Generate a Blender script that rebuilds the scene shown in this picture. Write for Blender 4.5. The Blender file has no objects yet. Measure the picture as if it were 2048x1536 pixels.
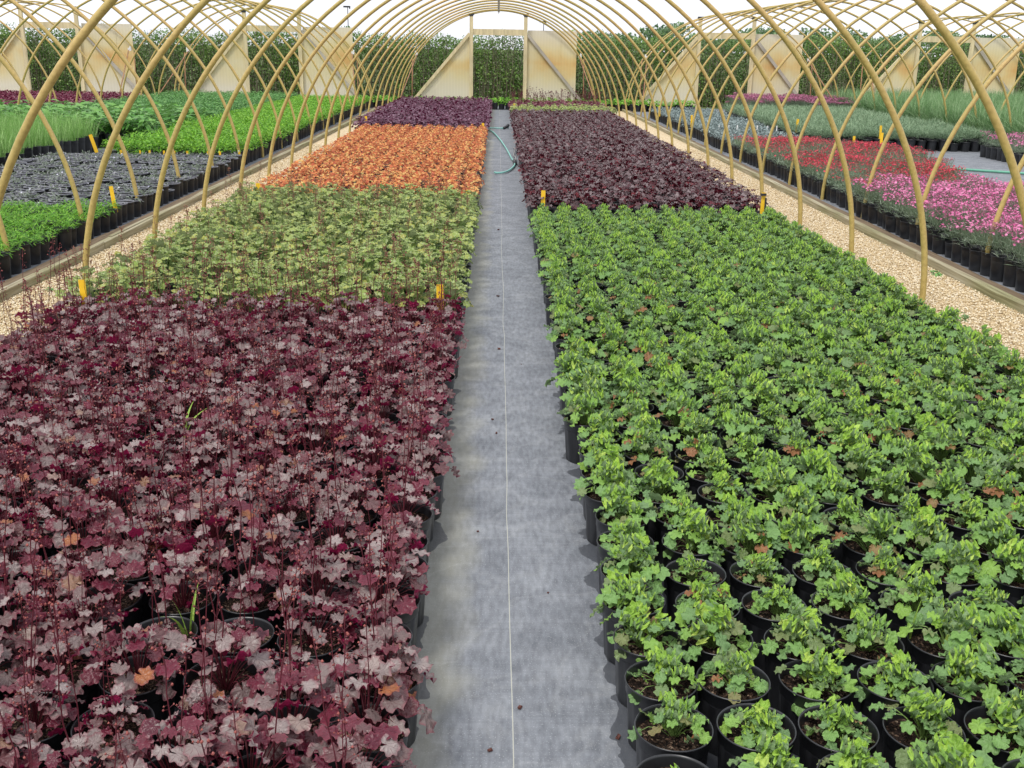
import bpy, math, random
import numpy as np
from mathutils import Vector, Matrix

# ---------------------------------------------------------------- camera, sky, sun, exposure
scene = bpy.context.scene
COL = scene.collection
CH = 1.5
PITCH, YAW, ROLL, FPX = 0.309, 0.0172, 0.0158, 2100.0
cF = np.array([math.sin(YAW)*math.cos(PITCH), math.cos(YAW)*math.cos(PITCH), -math.sin(PITCH)])
cR0 = np.array([math.cos(YAW), -math.sin(YAW), 0.0])
cU0 = np.cross(cR0, cF)
cR = math.cos(ROLL)*cR0 + math.sin(ROLL)*cU0
cU = -math.sin(ROLL)*cR0 + math.cos(ROLL)*cU0
cam_d = bpy.data.cameras.new('camera'); cam = bpy.data.objects.new('camera', cam_d); COL.objects.link(cam)
cam_d.sensor_width = 36.0; cam_d.lens = 36.0*FPX/2048.0
cam_d.clip_start = 0.05; cam_d.clip_end = 2000.0
cam.matrix_world = Matrix(((cR[0], cU[0], -cF[0], 0), (cR[1], cU[1], -cF[1], 0), (cR[2], cU[2], -cF[2], CH), (0, 0, 0, 1)))
scene.camera = cam

SUN_EL, SUN_AZ = math.radians(58), math.radians(215)      # high, behind and to the left of the camera
w = bpy.data.worlds.new('World'); scene.world = w; w.use_nodes = True
nt = w.node_tree; nt.nodes.clear()
sky = nt.nodes.new('ShaderNodeTexSky'); sky.sky_type = 'NISHITA'; sky.sun_disc = False
sky.sun_elevation = SUN_EL; sky.sun_rotation = SUN_AZ; sky.air_density = 1.0; sky.dust_density = 3.0
tc = nt.nodes.new('ShaderNodeTexCoord'); cn = nt.nodes.new('ShaderNodeTexNoise'); cn.inputs['Scale'].default_value = 2.2
cn.inputs['Detail'].default_value = 6.0
cr = nt.nodes.new('ShaderNodeValToRGB')
cr.color_ramp.elements[0].position = 0.35; cr.color_ramp.elements[0].color = (8.7, 8.85, 9.5, 1)
cr.color_ramp.elements[1].position = 0.65; cr.color_ramp.elements[1].color = (10.2, 10.25, 10.7, 1)
mx = nt.nodes.new('ShaderNodeMix'); mx.data_type = 'RGBA'; mx.inputs[0].default_value = 0.86
bg = nt.nodes.new('ShaderNodeBackground'); bg.inputs['Strength'].default_value = 0.115
wo = nt.nodes.new('ShaderNodeOutputWorld')
nt.links.new(tc.outputs['Generated'], cn.inputs['Vector']); nt.links.new(cn.outputs['Fac'], cr.inputs[0])
nt.links.new(sky.outputs[0], mx.inputs[6]); nt.links.new(cr.outputs[0], mx.inputs[7])
nt.links.new(mx.outputs[2], bg.inputs['Color']); nt.links.new(bg.outputs[0], wo.inputs['Surface'])

sd = bpy.data.lights.new('sun', 'SUN'); sd.energy = 1.9; sd.angle = math.radians(16); sd.color = (1.0, 0.96, 0.9)
so = bpy.data.objects.new('sun', sd); COL.objects.link(so)
dirv = Vector((math.cos(SUN_EL)*math.sin(SUN_AZ), math.cos(SUN_EL)*math.cos(SUN_AZ), math.sin(SUN_EL)))
so.rotation_euler = dirv.to_track_quat('Z', 'Y').to_euler()

scene.view_settings.view_transform = 'Standard'; scene.view_settings.look = 'None'
scene.view_settings.exposure = 0.2; scene.view_settings.gamma = 1.0
scene.cycles.max_bounces = 6; scene.cycles.diffuse_bounces = 3; scene.cycles.glossy_bounces = 2
scene.cycles.transmission_bounces = 3

random.seed(7); RNG = np.random.default_rng(11)
PI = math.pi

# ---------------------------------------------------------------- materials
def new_mat(name):
    m = bpy.data.materials.new(name); m.use_nodes = True
    m.node_tree.nodes.clear()
    return m, m.node_tree.nodes, m.node_tree.links

def N(nodes, typ, **kw):
    n = nodes.new(typ)
    for k, v in kw.items():
        if k.startswith('i_'):
            n.inputs[k[2:].replace('_', ' ')].default_value = v
        else:
            setattr(n, k, v)
    return n

def ramp(nodes, stops, interp='LINEAR'):
    r = nodes.new('ShaderNodeValToRGB'); r.color_ramp.interpolation = interp
    els = r.color_ramp.elements
    while len(els) < len(stops): els.new(0.5)
    for e, (p, c) in zip(els, stops):
        e.position = p; e.color = (*c, 1)
    return r

def mix(nodes, links, a, b, f, blend='MIX'):
    m = nodes.new('ShaderNodeMix'); m.data_type = 'RGBA'; m.blend_type = blend; m.clamp_factor = True
    for sock, v in ((6, a), (7, b)):
        if isinstance(v, tuple): m.inputs[sock].default_value = (*v, 1)
        else: links.new(v, m.inputs[sock])
    if isinstance(f, (int, float)): m.inputs[0].default_value = f
    else: links.new(f, m.inputs[0])
    return m.outputs[2]

def math_n(nodes, links, op, a, b=None):
    m = nodes.new('ShaderNodeMath'); m.operation = op
    for i, v in enumerate((a, b)):
        if v is None: continue
        if isinstance(v, (int, float)): m.inputs[i].default_value = v
        else: links.new(v, m.inputs[i])
    return m.outputs[0]

def finish(m, nodes, links, col, rough=0.6, spec=0.4, bump=None, bstr=0.3, bdist=0.01, metallic=0.0, trans=None, tfac=0.25):
    p = nodes.new('ShaderNodeBsdfPrincipled'); out = nodes.new('ShaderNodeOutputMaterial')
    if isinstance(col, tuple): p.inputs['Base Color'].default_value = (*col, 1)
    else: links.new(col, p.inputs['Base Color'])
    if isinstance(rough, (int, float)): p.inputs['Roughness'].default_value = rough
    else: links.new(rough, p.inputs['Roughness'])
    p.inputs['Specular IOR Level'].default_value = spec; p.inputs['Metallic'].default_value = metallic
    if bump is not None:
        b = nodes.new('ShaderNodeBump'); b.inputs['Strength'].default_value = bstr; b.inputs['Distance'].default_value = bdist
        links.new(bump, b.inputs['Height']); links.new(b.outputs[0], p.inputs['Normal'])
    if trans is not None:
        t = nodes.new('ShaderNodeBsdfTranslucent')
        if isinstance(trans, tuple): t.inputs['Color'].default_value = (*trans, 1)
        else: links.new(trans, t.inputs['Color'])
        ms = nodes.new('ShaderNodeMixShader'); ms.inputs[0].default_value = tfac
        links.new(p.outputs[0], ms.inputs[1]); links.new(t.outputs[0], ms.inputs[2]); links.new(ms.outputs[0], out.inputs['Surface'])
    else:
        links.new(p.outputs[0], out.inputs['Surface'])
    return m

def leaf_mat(name, stops, vein=None, vein_w=0.10, nv=5, back=None, mottle=None, rough=0.5, spec=0.35, tfac=0.25, edge=None):
    """upper side from a tone ramp, veins radiating from the stalk, own underside colour"""
    m, n, l = new_mat(name)
    at = N(n, 'ShaderNodeAttribute', attribute_name='lf')
    sep = n.new('ShaderNodeSeparateColor'); l.new(at.outputs['Color'], sep.inputs[0])
    tone, ang, rad = sep.outputs[0], sep.outputs[1], sep.outputs[2]
    oi = n.new('ShaderNodeObjectInfo')
    t2 = math_n(n, l, 'ADD', tone, math_n(n, l, 'MULTIPLY', math_n(n, l, 'SUBTRACT', oi.outputs['Random'], 0.5), 0.12))
    r = ramp(n, stops); l.new(t2, r.inputs[0]); col = r.outputs[0]
    tco = n.new('ShaderNodeTexCoord')
    if mottle:
        nz = N(n, 'ShaderNodeTexNoise'); nz.inputs['Scale'].default_value = mottle[1]; nz.inputs['Detail'].default_value = 2
        l.new(tco.outputs['Object'], nz.inputs['Vector'])
        rr = ramp(n, [(mottle[2], (0, 0, 0)), (mottle[3], (1, 1, 1))]); l.new(nz.outputs['Fac'], rr.inputs[0])
        col = mix(n, l, col, mottle[0], rr.outputs[0])
    if edge:
        er = ramp(n, [(0.72, (0, 0, 0)), (1.0, (1, 1, 1))]); l.new(rad, er.inputs[0])
        col = mix(n, l, col, edge, math_n(n, l, 'MULTIPLY', er.outputs[0], 0.6))
    if vein:
        f = math_n(n, l, 'ABSOLUTE', math_n(n, l, 'SUBTRACT', math_n(n, l, 'FRACT', math_n(n, l, 'ADD', math_n(n, l, 'MULTIPLY', ang, nv), 0.5)), 0.5))
        # width shrinks outward, spreads near the stalk
        wv = math_n(n, l, 'DIVIDE', vein_w, math_n(n, l, 'ADD', rad, 0.25))
        vv = math_n(n, l, 'LESS_THAN', f, wv)
        col = mix(n, l, col, vein, math_n(n, l, 'MULTIPLY', vv, 0.65))
    geo = n.new('ShaderNodeNewGeometry')
    bc = back if back else None
    if bc: col = mix(n, l, col, bc, geo.outputs['Backfacing'])
    nb = N(n, 'ShaderNodeTexNoise'); nb.inputs['Scale'].default_value = 90; nb.inputs['Detail'].default_value = 2
    l.new(tco.outputs['Object'], nb.inputs['Vector'])
    hs = N(n, 'ShaderNodeHueSaturation'); l.new(math_n(n, l, 'ADD', math_n(n, l, 'MULTIPLY', nb.outputs['Fac'], 0.5), 0.75), hs.inputs['Value']); l.new(col, hs.inputs['Color'])
    return finish(m, n, l, hs.outputs[0], rough, spec, bump=nb.outputs['Fac'], bstr=0.7, bdist=0.008, trans=hs.outputs[0], tfac=tfac)

def plain(name, c, rough=0.5, spec=0.4, var=0.15, scale=30, bump=0.0, metallic=0.0, coord='Object', stretch=None):
    m, n, l = new_mat(name)
    tco = n.new('ShaderNodeTexCoord'); src = tco.outputs[coord]
    if stretch:
        mp = n.new('ShaderNodeMapping'); mp.inputs['Scale'].default_value = stretch; l.new(src, mp.inputs['Vector']); src = mp.outputs[0]
    nz = N(n, 'ShaderNodeTexNoise'); nz.inputs['Scale'].default_value = scale; nz.inputs['Detail'].default_value = 4; l.new(src, nz.inputs['Vector'])
    r = ramp(n, [(0.3, tuple(x*(1-var) for x in c)), (0.7, tuple(min(1, x*(1+var)) for x in c))]); l.new(nz.outputs['Fac'], r.inputs[0])
    return finish(m, n, l, r.outputs[0], rough, spec, bump=nz.outputs['Fac'] if bump else None, bstr=bump, metallic=metallic)

M = {}
M['pot'] = plain('pot_black_plastic', (0.018, 0.019, 0.022), 0.33, 0.6, 0.35, 12)
M['rim_lit'] = plain('lit_grey_rim', (0.20, 0.205, 0.235), 0.5, 0.4, 0.35, 25)  # light catching the black pot rims, painted in as grey
def soil_mat():
    m, n, l = new_mat('bark_potting_soil')
    tco = n.new('ShaderNodeTexCoord')
    v = N(n, 'ShaderNodeTexVoronoi'); v.inputs['Scale'].default_value = 190; v.inputs['Randomness'].default_value = 1; l.new(tco.outputs['Object'], v.inputs['Vector'])
    r = ramp(n, [(0.0, (0.012, 0.008, 0.006)), (0.45, (0.03, 0.018, 0.013)), (0.75, (0.07, 0.04, 0.028)), (0.9, (0.15, 0.09, 0.06)), (1.0, (0.34, 0.25, 0.18))])
    sp = n.new('ShaderNodeSeparateColor'); l.new(v.outputs['Color'], sp.inputs[0]); l.new(sp.outputs[0], r.inputs[0])
    return finish(m, n, l, r.outputs[0], 0.9, 0.2, bump=v.outputs['Distance'], bstr=1.0, bdist=0.01)
M['soil'] = soil_mat()

M['silverred'] = leaf_mat('silver_purple_leaf', [(0.0, (0.055, 0.009, 0.018)), (0.16, (0.16, 0.018, 0.04)), (0.32, (0.135, 0.045, 0.052)), (0.48, (0.165, 0.11, 0.105)), (0.72, (0.25, 0.195, 0.185)), (0.9, (0.38, 0.32, 0.305)), (0.96, (0.28, 0.16, 0.10)), (1.0, (0.36, 0.13, 0.05))],
                          vein=(0.11, 0.03, 0.045), vein_w=0.03, nv=9, back=(0.30, 0.015, 0.075), rough=0.34, spec=0.45, tfac=0.2, edge=(0.24, 0.05, 0.075))
M['green'] = leaf_mat('green_leaf', [(0.0, (0.34, 0.15, 0.07)), (0.025, (0.22, 0.25, 0.10)), (0.14, (0.18, 0.31, 0.13)), (0.4, (0.22, 0.40, 0.115)), (0.6, (0.30, 0.51, 0.085)), (0.85, (0.42, 0.64, 0.09)), (1.0, (0.60, 0.72, 0.18))],
                      vein=(0.30, 0.50, 0.18), vein_w=0.018, nv=9, back=(0.26, 0.38, 0.18), rough=0.42, tfac=0.3)
M['varieg'] = leaf_mat('variegated_leaf', [(0.0, (0.15, 0.22, 0.04)), (0.3, (0.25, 0.36, 0.075)), (0.6, (0.35, 0.44, 0.11)), (0.85, (0.47, 0.49, 0.11)), (1.0, (0.38, 0.30, 0.06))],
                       vein=(0.10, 0.19, 0.04), vein_w=0.035, nv=7, back=(0.30, 0.36, 0.17), mottle=((0.50, 0.58, 0.28), 75, 0.48, 0.66), rough=0.5, tfac=0.3)
M['orange'] = leaf_mat('amber_leaf', [(0.0, (0.48, 0.09, 0.05)), (0.25, (0.70, 0.20, 0.08)), (0.45, (0.84, 0.36, 0.11)), (0.75, (0.87, 0.54, 0.19)), (1.0, (0.70, 0.66, 0.22))],
                       vein=(0.7, 0.16, 0.08), vein_w=0.025, nv=7, back=(0.75, 0.27, 0.14), rough=0.5, tfac=0.3)
M['dark'] = leaf_mat('near_black_leaf', [(0.0, (0.16, 0.008, 0.016)), (0.25, (0.07, 0.012, 0.02)), (0.55, (0.09, 0.05, 0.053)), (1.0, (0.24, 0.185, 0.19))],
                     back=(0.12, 0.008, 0.022), rough=0.38, spec=0.5, tfac=0.12)
M['plum'] = leaf_mat('plum_leaf', [(0.0, (0.09, 0.012, 0.035)), (0.3, (0.11, 0.022, 0.055)), (0.6, (0.15, 0.055, 0.10)), (1.0, (0.29, 0.17, 0.23))],
                     back=(0.15, 0.012, 0.055), rough=0.4, spec=0.5, tfac=0.15)
M['deepred'] = leaf_mat('wine_leaf', [(0.0, (0.10, 0.012, 0.03)), (0.5, (0.20, 0.03, 0.07)), (1.0, (0.38, 0.16, 0.2))], back=(0.2, 0.02, 0.06), rough=0.4, tfac=0.2)
M['dusky'] = leaf_mat('dusky_seedling', [(0.0, (0.09, 0.12, 0.07)), (0.5, (0.17, 0.22, 0.15)), (0.8, (0.26, 0.28, 0.26)), (1.0, (0.40, 0.38, 0.46))], rough=0.6, tfac=0.15)
M['rosy'] = leaf_mat('rosy_leaf', [(0.0, (0.12, 0.03, 0.04)), (0.4, (0.24, 0.08, 0.10)), (0.8, (0.38, 0.20, 0.22)), (1.0, (0.30, 0.32, 0.14))], back=(0.22, 0.04, 0.07), rough=0.45, tfac=0.2)
M['fresh'] = leaf_mat('fresh_green_leaf', [(0.0, (0.07, 0.20, 0.02)), (0.5, (0.15, 0.41, 0.035)), (1.0, (0.32, 0.60, 0.07))], rough=0.5, tfac=0.3)
M['lime'] = leaf_mat('lime_green_leaf', [(0.0, (0.08, 0.22, 0.015)), (0.5, (0.17, 0.44, 0.03)), (1.0, (0.34, 0.62, 0.07))], rough=0.5, tfac=0.3)
M['broad'] = leaf_mat('deep_green_leaf', [(0.0, (0.05, 0.16, 0.02)), (0.5, (0.11, 0.33, 0.045)), (1.0, (0.24, 0.46, 0.12))], back=(0.2, 0.38, 0.12), rough=0.4, tfac=0.25)
M['midgreen'] = leaf_mat('mid_green_leaf', [(0.0, (0.06, 0.17, 0.045)), (0.5, (0.12, 0.31, 0.075)), (1.0, (0.24, 0.46, 0.14))], rough=0.5, tfac=0.25)
M['chive'] = leaf_mat('chive_blade', [(0.0, (0.14, 0.30, 0.06)), (0.5, (0.26, 0.50, 0.12)), (1.0, (0.46, 0.66, 0.28))], rough=0.5, tfac=0.3)
M['greygreen'] = leaf_mat('grey_green_needle', [(0.0, (0.13, 0.2, 0.12)), (0.5, (0.23, 0.35, 0.20)), (1.0, (0.36, 0.48, 0.30))], rough=0.6, tfac=0.25)
M['pink_base'] = leaf_mat('pinks_foliage', [(0.0, (0.14, 0.20, 0.12)), (0.5, (0.26, 0.36, 0.23)), (1.0, (0.40, 0.47, 0.36))], rough=0.6, tfac=0.2)
M['bluegrey'] = leaf_mat('silver_blue_leaf', [(0.0, (0.13, 0.18, 0.165)), (0.5, (0.25, 0.32, 0.31)), (1.0, (0.42, 0.50, 0.49))], rough=0.55, tfac=0.15)
M['reed'] = leaf_mat('tall_grass_blade', [(0.0, (0.10, 0.20, 0.07)), (0.5, (0.21, 0.38, 0.15)), (1.0, (0.42, 0.56, 0.32))], rough=0.5, tfac=0.25)
M['redflower'] = leaf_mat('red_petal', [(0.0, (0.52, 0.03, 0.06)), (1.0, (0.86, 0.09, 0.15))], rough=0.6, tfac=0.25)
M['pinkflower'] = leaf_mat('pink_petal', [(0.0, (0.66, 0.12, 0.33)), (1.0, (0.92, 0.36, 0.60))], rough=0.6, tfac=0.25)
M['mauveflower'] = leaf_mat('mauve_petal', [(0.0, (0.36, 0.10, 0.19)), (1.0, (0.56, 0.22, 0.34))], rough=0.6, tfac=0.25)
M['whiteflower'] = leaf_mat('white_petal', [(0.0, (0.6, 0.62, 0.8)), (1.0, (0.85, 0.85, 0.95))], rough=0.6, tfac=0.25)
M['redbud'] = leaf_mat('red_bud', [(0.0, (0.16, 0.03, 0.035)), (1.0, (0.44, 0.13, 0.11))], rough=0.5, tfac=0.15)
M['brownbud'] = leaf_mat('brown_bud', [(0.0, (0.22, 0.10, 0.06)), (1.0, (0.42, 0.20, 0.14))], rough=0.5, tfac=0.15)
M['bud'] = leaf_mat('dark_bud', [(0.0, (0.18, 0.06, 0.06)), (1.0, (0.3, 0.16, 0.14))], rough=0.6, tfac=0.1)
M['redstem'] = plain('wine_red_stem', (0.11, 0.016, 0.026), 0.5)
M['brownstem'] = plain('brown_stem', (0.17, 0.08, 0.05), 0.5)
M['greenstem'] = plain('green_stem', (0.17, 0.27, 0.07), 0.5)
M['bark'] = plain('tree_bark', (0.10, 0.075, 0.055), 0.9, 0.2, 0.4, 20, 0.5)
M['hedgetwig'] = plain('hedge_twig', (0.19, 0.165, 0.12), 0.9, 0.2, 0.4, 20)
M['hedgeleaf'] = leaf_mat('hedge_leaf', [(0.0, (0.07, 0.14, 0.035)), (0.35, (0.13, 0.26, 0.05)), (0.75, (0.24, 0.38, 0.09)), (1.0, (0.38, 0.44, 0.15))], rough=0.45, spec=0.4, tfac=0.22)
M['hedgecore'] = plain('hedge_shaded_twigs', (0.03, 0.032, 0.022), 0.95, 0.1, 0.5, 18, 0.6)
M['treeleaf'] = leaf_mat('tree_leaf', [(0.0, (0.09, 0.16, 0.08)), (0.5, (0.16, 0.27, 0.12)), (1.0, (0.28, 0.40, 0.19))], rough=0.5, tfac=0.25)  # distance haze is lightened into these greens

def hoop_mat():
    m, n, l = new_mat('ochre_painted_pipe')
    tco = n.new('ShaderNodeTexCoord')
    nz = N(n, 'ShaderNodeTexNoise'); nz.inputs['Scale'].default_value = 1.6; nz.inputs['Detail'].default_value = 5; l.new(tco.outputs['Object'], nz.inputs['Vector'])
    n2 = N(n, 'ShaderNodeTexNoise'); n2.inputs['Scale'].default_value = 45; n2.inputs['Detail'].default_value = 3; l.new(tco.outputs['Object'], n2.inputs['Vector'])
    r = ramp(n, [(0.3, (0.43, 0.35, 0.11)), (0.52, (0.52, 0.39, 0.13)), (0.7, (0.62, 0.42, 0.17))]); l.new(nz.outputs['Fac'], r.inputs[0])
    r2 = ramp(n, [(0.35, (0.78, 0.76, 0.72)), (0.62, (1, 1, 1))]); l.new(n2.outputs['Fac'], r2.inputs[0])
    c = mix(n, l, r.outputs[0], r2.outputs[0], 0.8, 'MULTIPLY')
    return finish(m, n, l, c, 0.42, 0.45, bump=n2.outputs['Fac'], bstr=0.1)
M['hoop'] = hoop_mat()
M['lumber'] = plain('pale_weathered_lumber', (0.66, 0.56, 0.34), 0.75, 0.25, 0.18, 3, 0.2, stretch=(6, 6, 0.8))
M['lumber_side'] = plain('grey_brown_brace', (0.44, 0.40, 0.33), 0.75, 0.25, 0.15, 3, 0.2)
M['black_cap'] = plain('black_plastic_clamp', (0.03, 0.03, 0.035), 0.5)
M['galv'] = plain('galvanised_clamp', (0.42, 0.40, 0.38), 0.45, 0.5, 0.15, 30, metallic=0.6)
M['rusty'] = plain('rust_brown_pipe', (0.32, 0.17, 0.09), 0.7, 0.3, 0.3, 12)
M['yellow'] = plain('yellow_plastic_tag', (0.85, 0.52, 0.02), 0.45, 0.4, 0.06, 8)
M['white_tag'] = plain('white_plastic_tag', (0.78, 0.78, 0.76), 0.45)
M['hose'] = plain('teal_hose_rubber', (0.22, 0.52, 0.46), 0.42, 0.5, 0.12, 14)
M['hose_green'] = plain('green_hose_rubber', (0.12, 0.38, 0.26), 0.45, 0.5, 0.12, 14)

def sheet_mat():
    """clear panel sheeting gone yellow in broad blotches"""
    m, n, l = new_mat('yellowed_panel_sheet')
    tco = n.new('ShaderNodeTexCoord')
    oi = n.new('ShaderNodeObjectInfo')
    addv = n.new('ShaderNodeVectorMath'); addv.operation = 'ADD'
    l.new(tco.outputs['Object'], addv.inputs[0]); l.new(oi.outputs['Location'], addv.inputs[1])
    nz = N(n, 'ShaderNodeTexNoise'); nz.inputs['Scale'].default_value = 1.3; nz.inputs['Detail'].default_value = 5; l.new(addv.outputs[0], nz.inputs['Vector'])
    sp = n.new('ShaderNodeSeparateXYZ'); l.new(tco.outputs['Object'], sp.inputs[0])
    z = sp.outputs[2]
    # the stain sits as a band between waist and head height
    up = math_n(n, l, 'SUBTRACT', 1.0, math_n(n, l, 'ABSOLUTE', math_n(n, l, 'MULTIPLY', math_n(n, l, 'SUBTRACT', z, 1.15), 1.35)))
    st = math_n(n, l, 'MULTIPLY', up, math_n(n, l, 'SUBTRACT', math_n(n, l, 'MULTIPLY', nz.outputs['Fac'], 2.2), 0.4))
    r = ramp(n, [(0.0, (0.84, 0.78, 0.62)), (0.35, (0.83, 0.73, 0.44)), (0.62, (0.82, 0.64, 0.30)), (0.95, (0.78, 0.50, 0.19))]); l.new(st, r.inputs[0])
    wv = N(n, 'ShaderNodeTexWave'); wv.inputs['Scale'].default_value = 4.0; wv.inputs['Distortion'].default_value = 0.4; wv.bands_direction = 'X'; l.new(tco.outputs['Object'], wv.inputs['Vector'])
    c = mix(n, l, r.outputs[0], mix(n, l, (0.94, 0.94, 0.93), (1, 1, 1), wv.outputs['Fac']), 0.7, 'MULTIPLY')
    return finish(m, n, l, c, 0.5, 0.35, trans=c, tfac=0.22)
M['sheet'] = sheet_mat()

def fabric_mat():
    m, n, l = new_mat('dusty_black_weed_fabric')
    tco = n.new('ShaderNodeTexCoord'); P = tco.outputs['Object']
    sp = n.new('ShaderNodeSeparateXYZ'); l.new(P, sp.inputs[0]); x, y = sp.outputs[0], sp.outputs[1]
    def noise(scale, detail=4, st=None, rough=0.5):
        src = P
        if st:
            mp = n.new('ShaderNodeMapping'); mp.inputs['Scale'].default_value = st; l.new(P, mp.inputs['Vector']); src = mp.outputs[0]
        q = N(n, 'ShaderNodeTexNoise'); q.inputs['Scale'].default_value = scale; q.inputs['Detail'].default_value = detail; q.inputs['Roughness'].default_value = rough; q.inputs['Distortion'].default_value = .3 if scale < 10 else 0.0
        l.new(src, q.inputs['Vector']); return q.outputs['Fac']
    dust = ramp(n, [(0.33, (0.165, 0.18, 0.20)), (0.5, (0.21, 0.226, 0.249)), (0.68, (0.27, 0.288, 0.31))]); l.new(noise(5.0, 8, None, 0.65), dust.inputs[0])
    c = dust.outputs[0]
    fine = ramp(n, [(0.3, (0.72, 0.72, 0.73)), (0.7, (1.12, 1.12, 1.12))]); l.new(noise(70, 3, (1, 0.25, 1)), fine.inputs[0])
    c = mix(n, l, c, fine.outputs[0], 1.0, 'MULTIPLY')
    wv = ramp(n, [(0.3, (0.8, 0.8, 0.8)), (0.7, (1.1, 1.1, 1.1))]); l.new(noise(26, 2, (0.12, 4.0, 1)), wv.inputs[0])
    c = mix(n, l, c, wv.outputs[0], 0.4, 'MULTIPLY')
    speck = ramp(n, [(0.60, (0, 0, 0)), (0.70, (1, 1, 1))]); l.new(noise(240, 2), speck.inputs[0])
    c = mix(n, l, c, (0.42, 0.43, 0.44), math_n(n, l, 'MULTIPLY', speck.outputs[0], 0.6))
    # greenish-tan algae and dried mineral tide lines along the left side of the path
    d = math_n(n, l, 'MULTIPLY', math_n(n, l, 'ADD', x, 0.02), -6.5)
    al = ramp(n, [(0.45, (0, 0, 0)), (0.75, (1, 1, 1))]); l.new(math_n(n, l, 'ADD', math_n(n, l, 'MULTIPLY', d, 0.55), math_n(n, l, 'MULTIPLY', noise(4.2, 5), 0.75)), al.inputs[0])
    inpath = math_n(n, l, 'GREATER_THAN', x, -0.35)
    c = mix(n, l, c, (0.36, 0.355, 0.28), math_n(n, l, 'MULTIPLY', math_n(n, l, 'MULTIPLY', al.outputs[0], 0.5), inpath))
    tide = ramp(n, [(0.485, (0, 0, 0)), (0.50, (1, 1, 1)), (0.53, (0, 0, 0))]); l.new(noise(3.2, 4), tide.inputs[0])
    c = mix(n, l, c, (0.52, 0.53, 0.52), math_n(n, l, 'MULTIPLY', tide.outputs[0], 0.1))
    # water that has run out from under the pots at the right edge
    dw = math_n(n, l, 'ADD', math_n(n, l, 'MULTIPLY', math_n(n, l, 'SUBTRACT', x, 0.33), 6.0), math_n(n, l, 'MULTIPLY', noise(7, 3, (1, 1.0, 1)), 1.65))
    near = math_n(n, l, 'LESS_THAN', y, 4.6)
    wet = math_n(n, l, 'MULTIPLY', math_n(n, l, 'GREATER_THAN', dw, 0.62), near)
    dl = math_n(n, l, 'ADD', math_n(n, l, 'MULTIPLY', math_n(n, l, 'SUBTRACT', -0.17, x), 6.0), math_n(n, l, 'MULTIPLY', noise(6, 3), 1.65))
    wet2 = math_n(n, l, 'MULTIPLY', math_n(n, l, 'GREATER_THAN', dl, 0.95), near)
    wet = math_n(n, l, 'MAXIMUM', wet, wet2)
    c = mix(n, l, c, (0.055, 0.06, 0.07), math_n(n, l, 'MULTIPLY', wet, 0.78))
    # woven marker thread down the fabric
    th = math_n(n, l, 'LESS_THAN', math_n(n, l, 'ABSOLUTE', math_n(n, l, 'SUBTRACT', math_n(n, l, 'SUBTRACT', x, 0.047), math_n(n, l, 'MULTIPLY', math_n(n, l, 'SUBTRACT', noise(0.7, 2), 0.5), 0.03))), 0.0012)
    c = mix(n, l, c, (0.50, 0.50, 0.42), math_n(n, l, 'MULTIPLY', th, 0.8))
    rg = math_n(n, l, 'SUBTRACT', 0.8, math_n(n, l, 'MULTIPLY', wet, 0.45))
    return finish(m, n, l, c, rg, 0.3, bump=noise(150, 2, (1, 0.5, 1)), bstr=0.25, bdist=0.003)
M['fabric'] = fabric_mat()

def gravel_mat(name='cream_gravel', g=1.0):
    m, n, l = new_mat(name)
    tco = n.new('ShaderNodeTexCoord')
    v = N(n, 'ShaderNodeTexVoronoi'); v.inputs['Scale'].default_value = 62; l.new(tco.outputs['Object'], v.inputs['Vector'])
    sp = n.new('ShaderNodeSeparateColor'); l.new(v.outputs['Color'], sp.inputs[0])
    r = ramp(n, [(0.0, (0.50, 0.38, 0.21)), (0.3, (0.62, 0.49, 0.29)), (0.65, (0.70, 0.58, 0.38)), (1.0, (0.80, 0.72, 0.56))]); l.new(sp.outputs[0], r.inputs[0])
    d = ramp(n, [(0.25, (1, 1, 1)), (0.75, (0.5, 0.42, 0.33))]); l.new(v.outputs['Distance'], d.inputs[0])
    c = mix(n, l, r.outputs[0], d.outputs[0], 0.55, 'MULTIPLY')
    return finish(m, n, l, c, 0.85, 0.3, bump=v.outputs['Distance'], bstr=-0.8, bdist=0.012)
M['gravel'] = gravel_mat()
def stone_mat():
    m, n, l = new_mat('cream_pebble')
    at = N(n, 'ShaderNodeAttribute', attribute_name='lf'); sp = n.new('ShaderNodeSeparateColor'); l.new(at.outputs['Color'], sp.inputs[0])
    r = ramp(n, [(0.0, (0.30, 0.21, 0.11)), (0.15, (0.54, 0.41, 0.23)), (0.6, (0.70, 0.58, 0.37)), (1.0, (0.84, 0.77, 0.62))]); l.new(sp.outputs[0], r.inputs[0])
    return finish(m, n, l, r.outputs[0], 0.8, 0.3)
M['stone'] = stone_mat()
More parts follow.
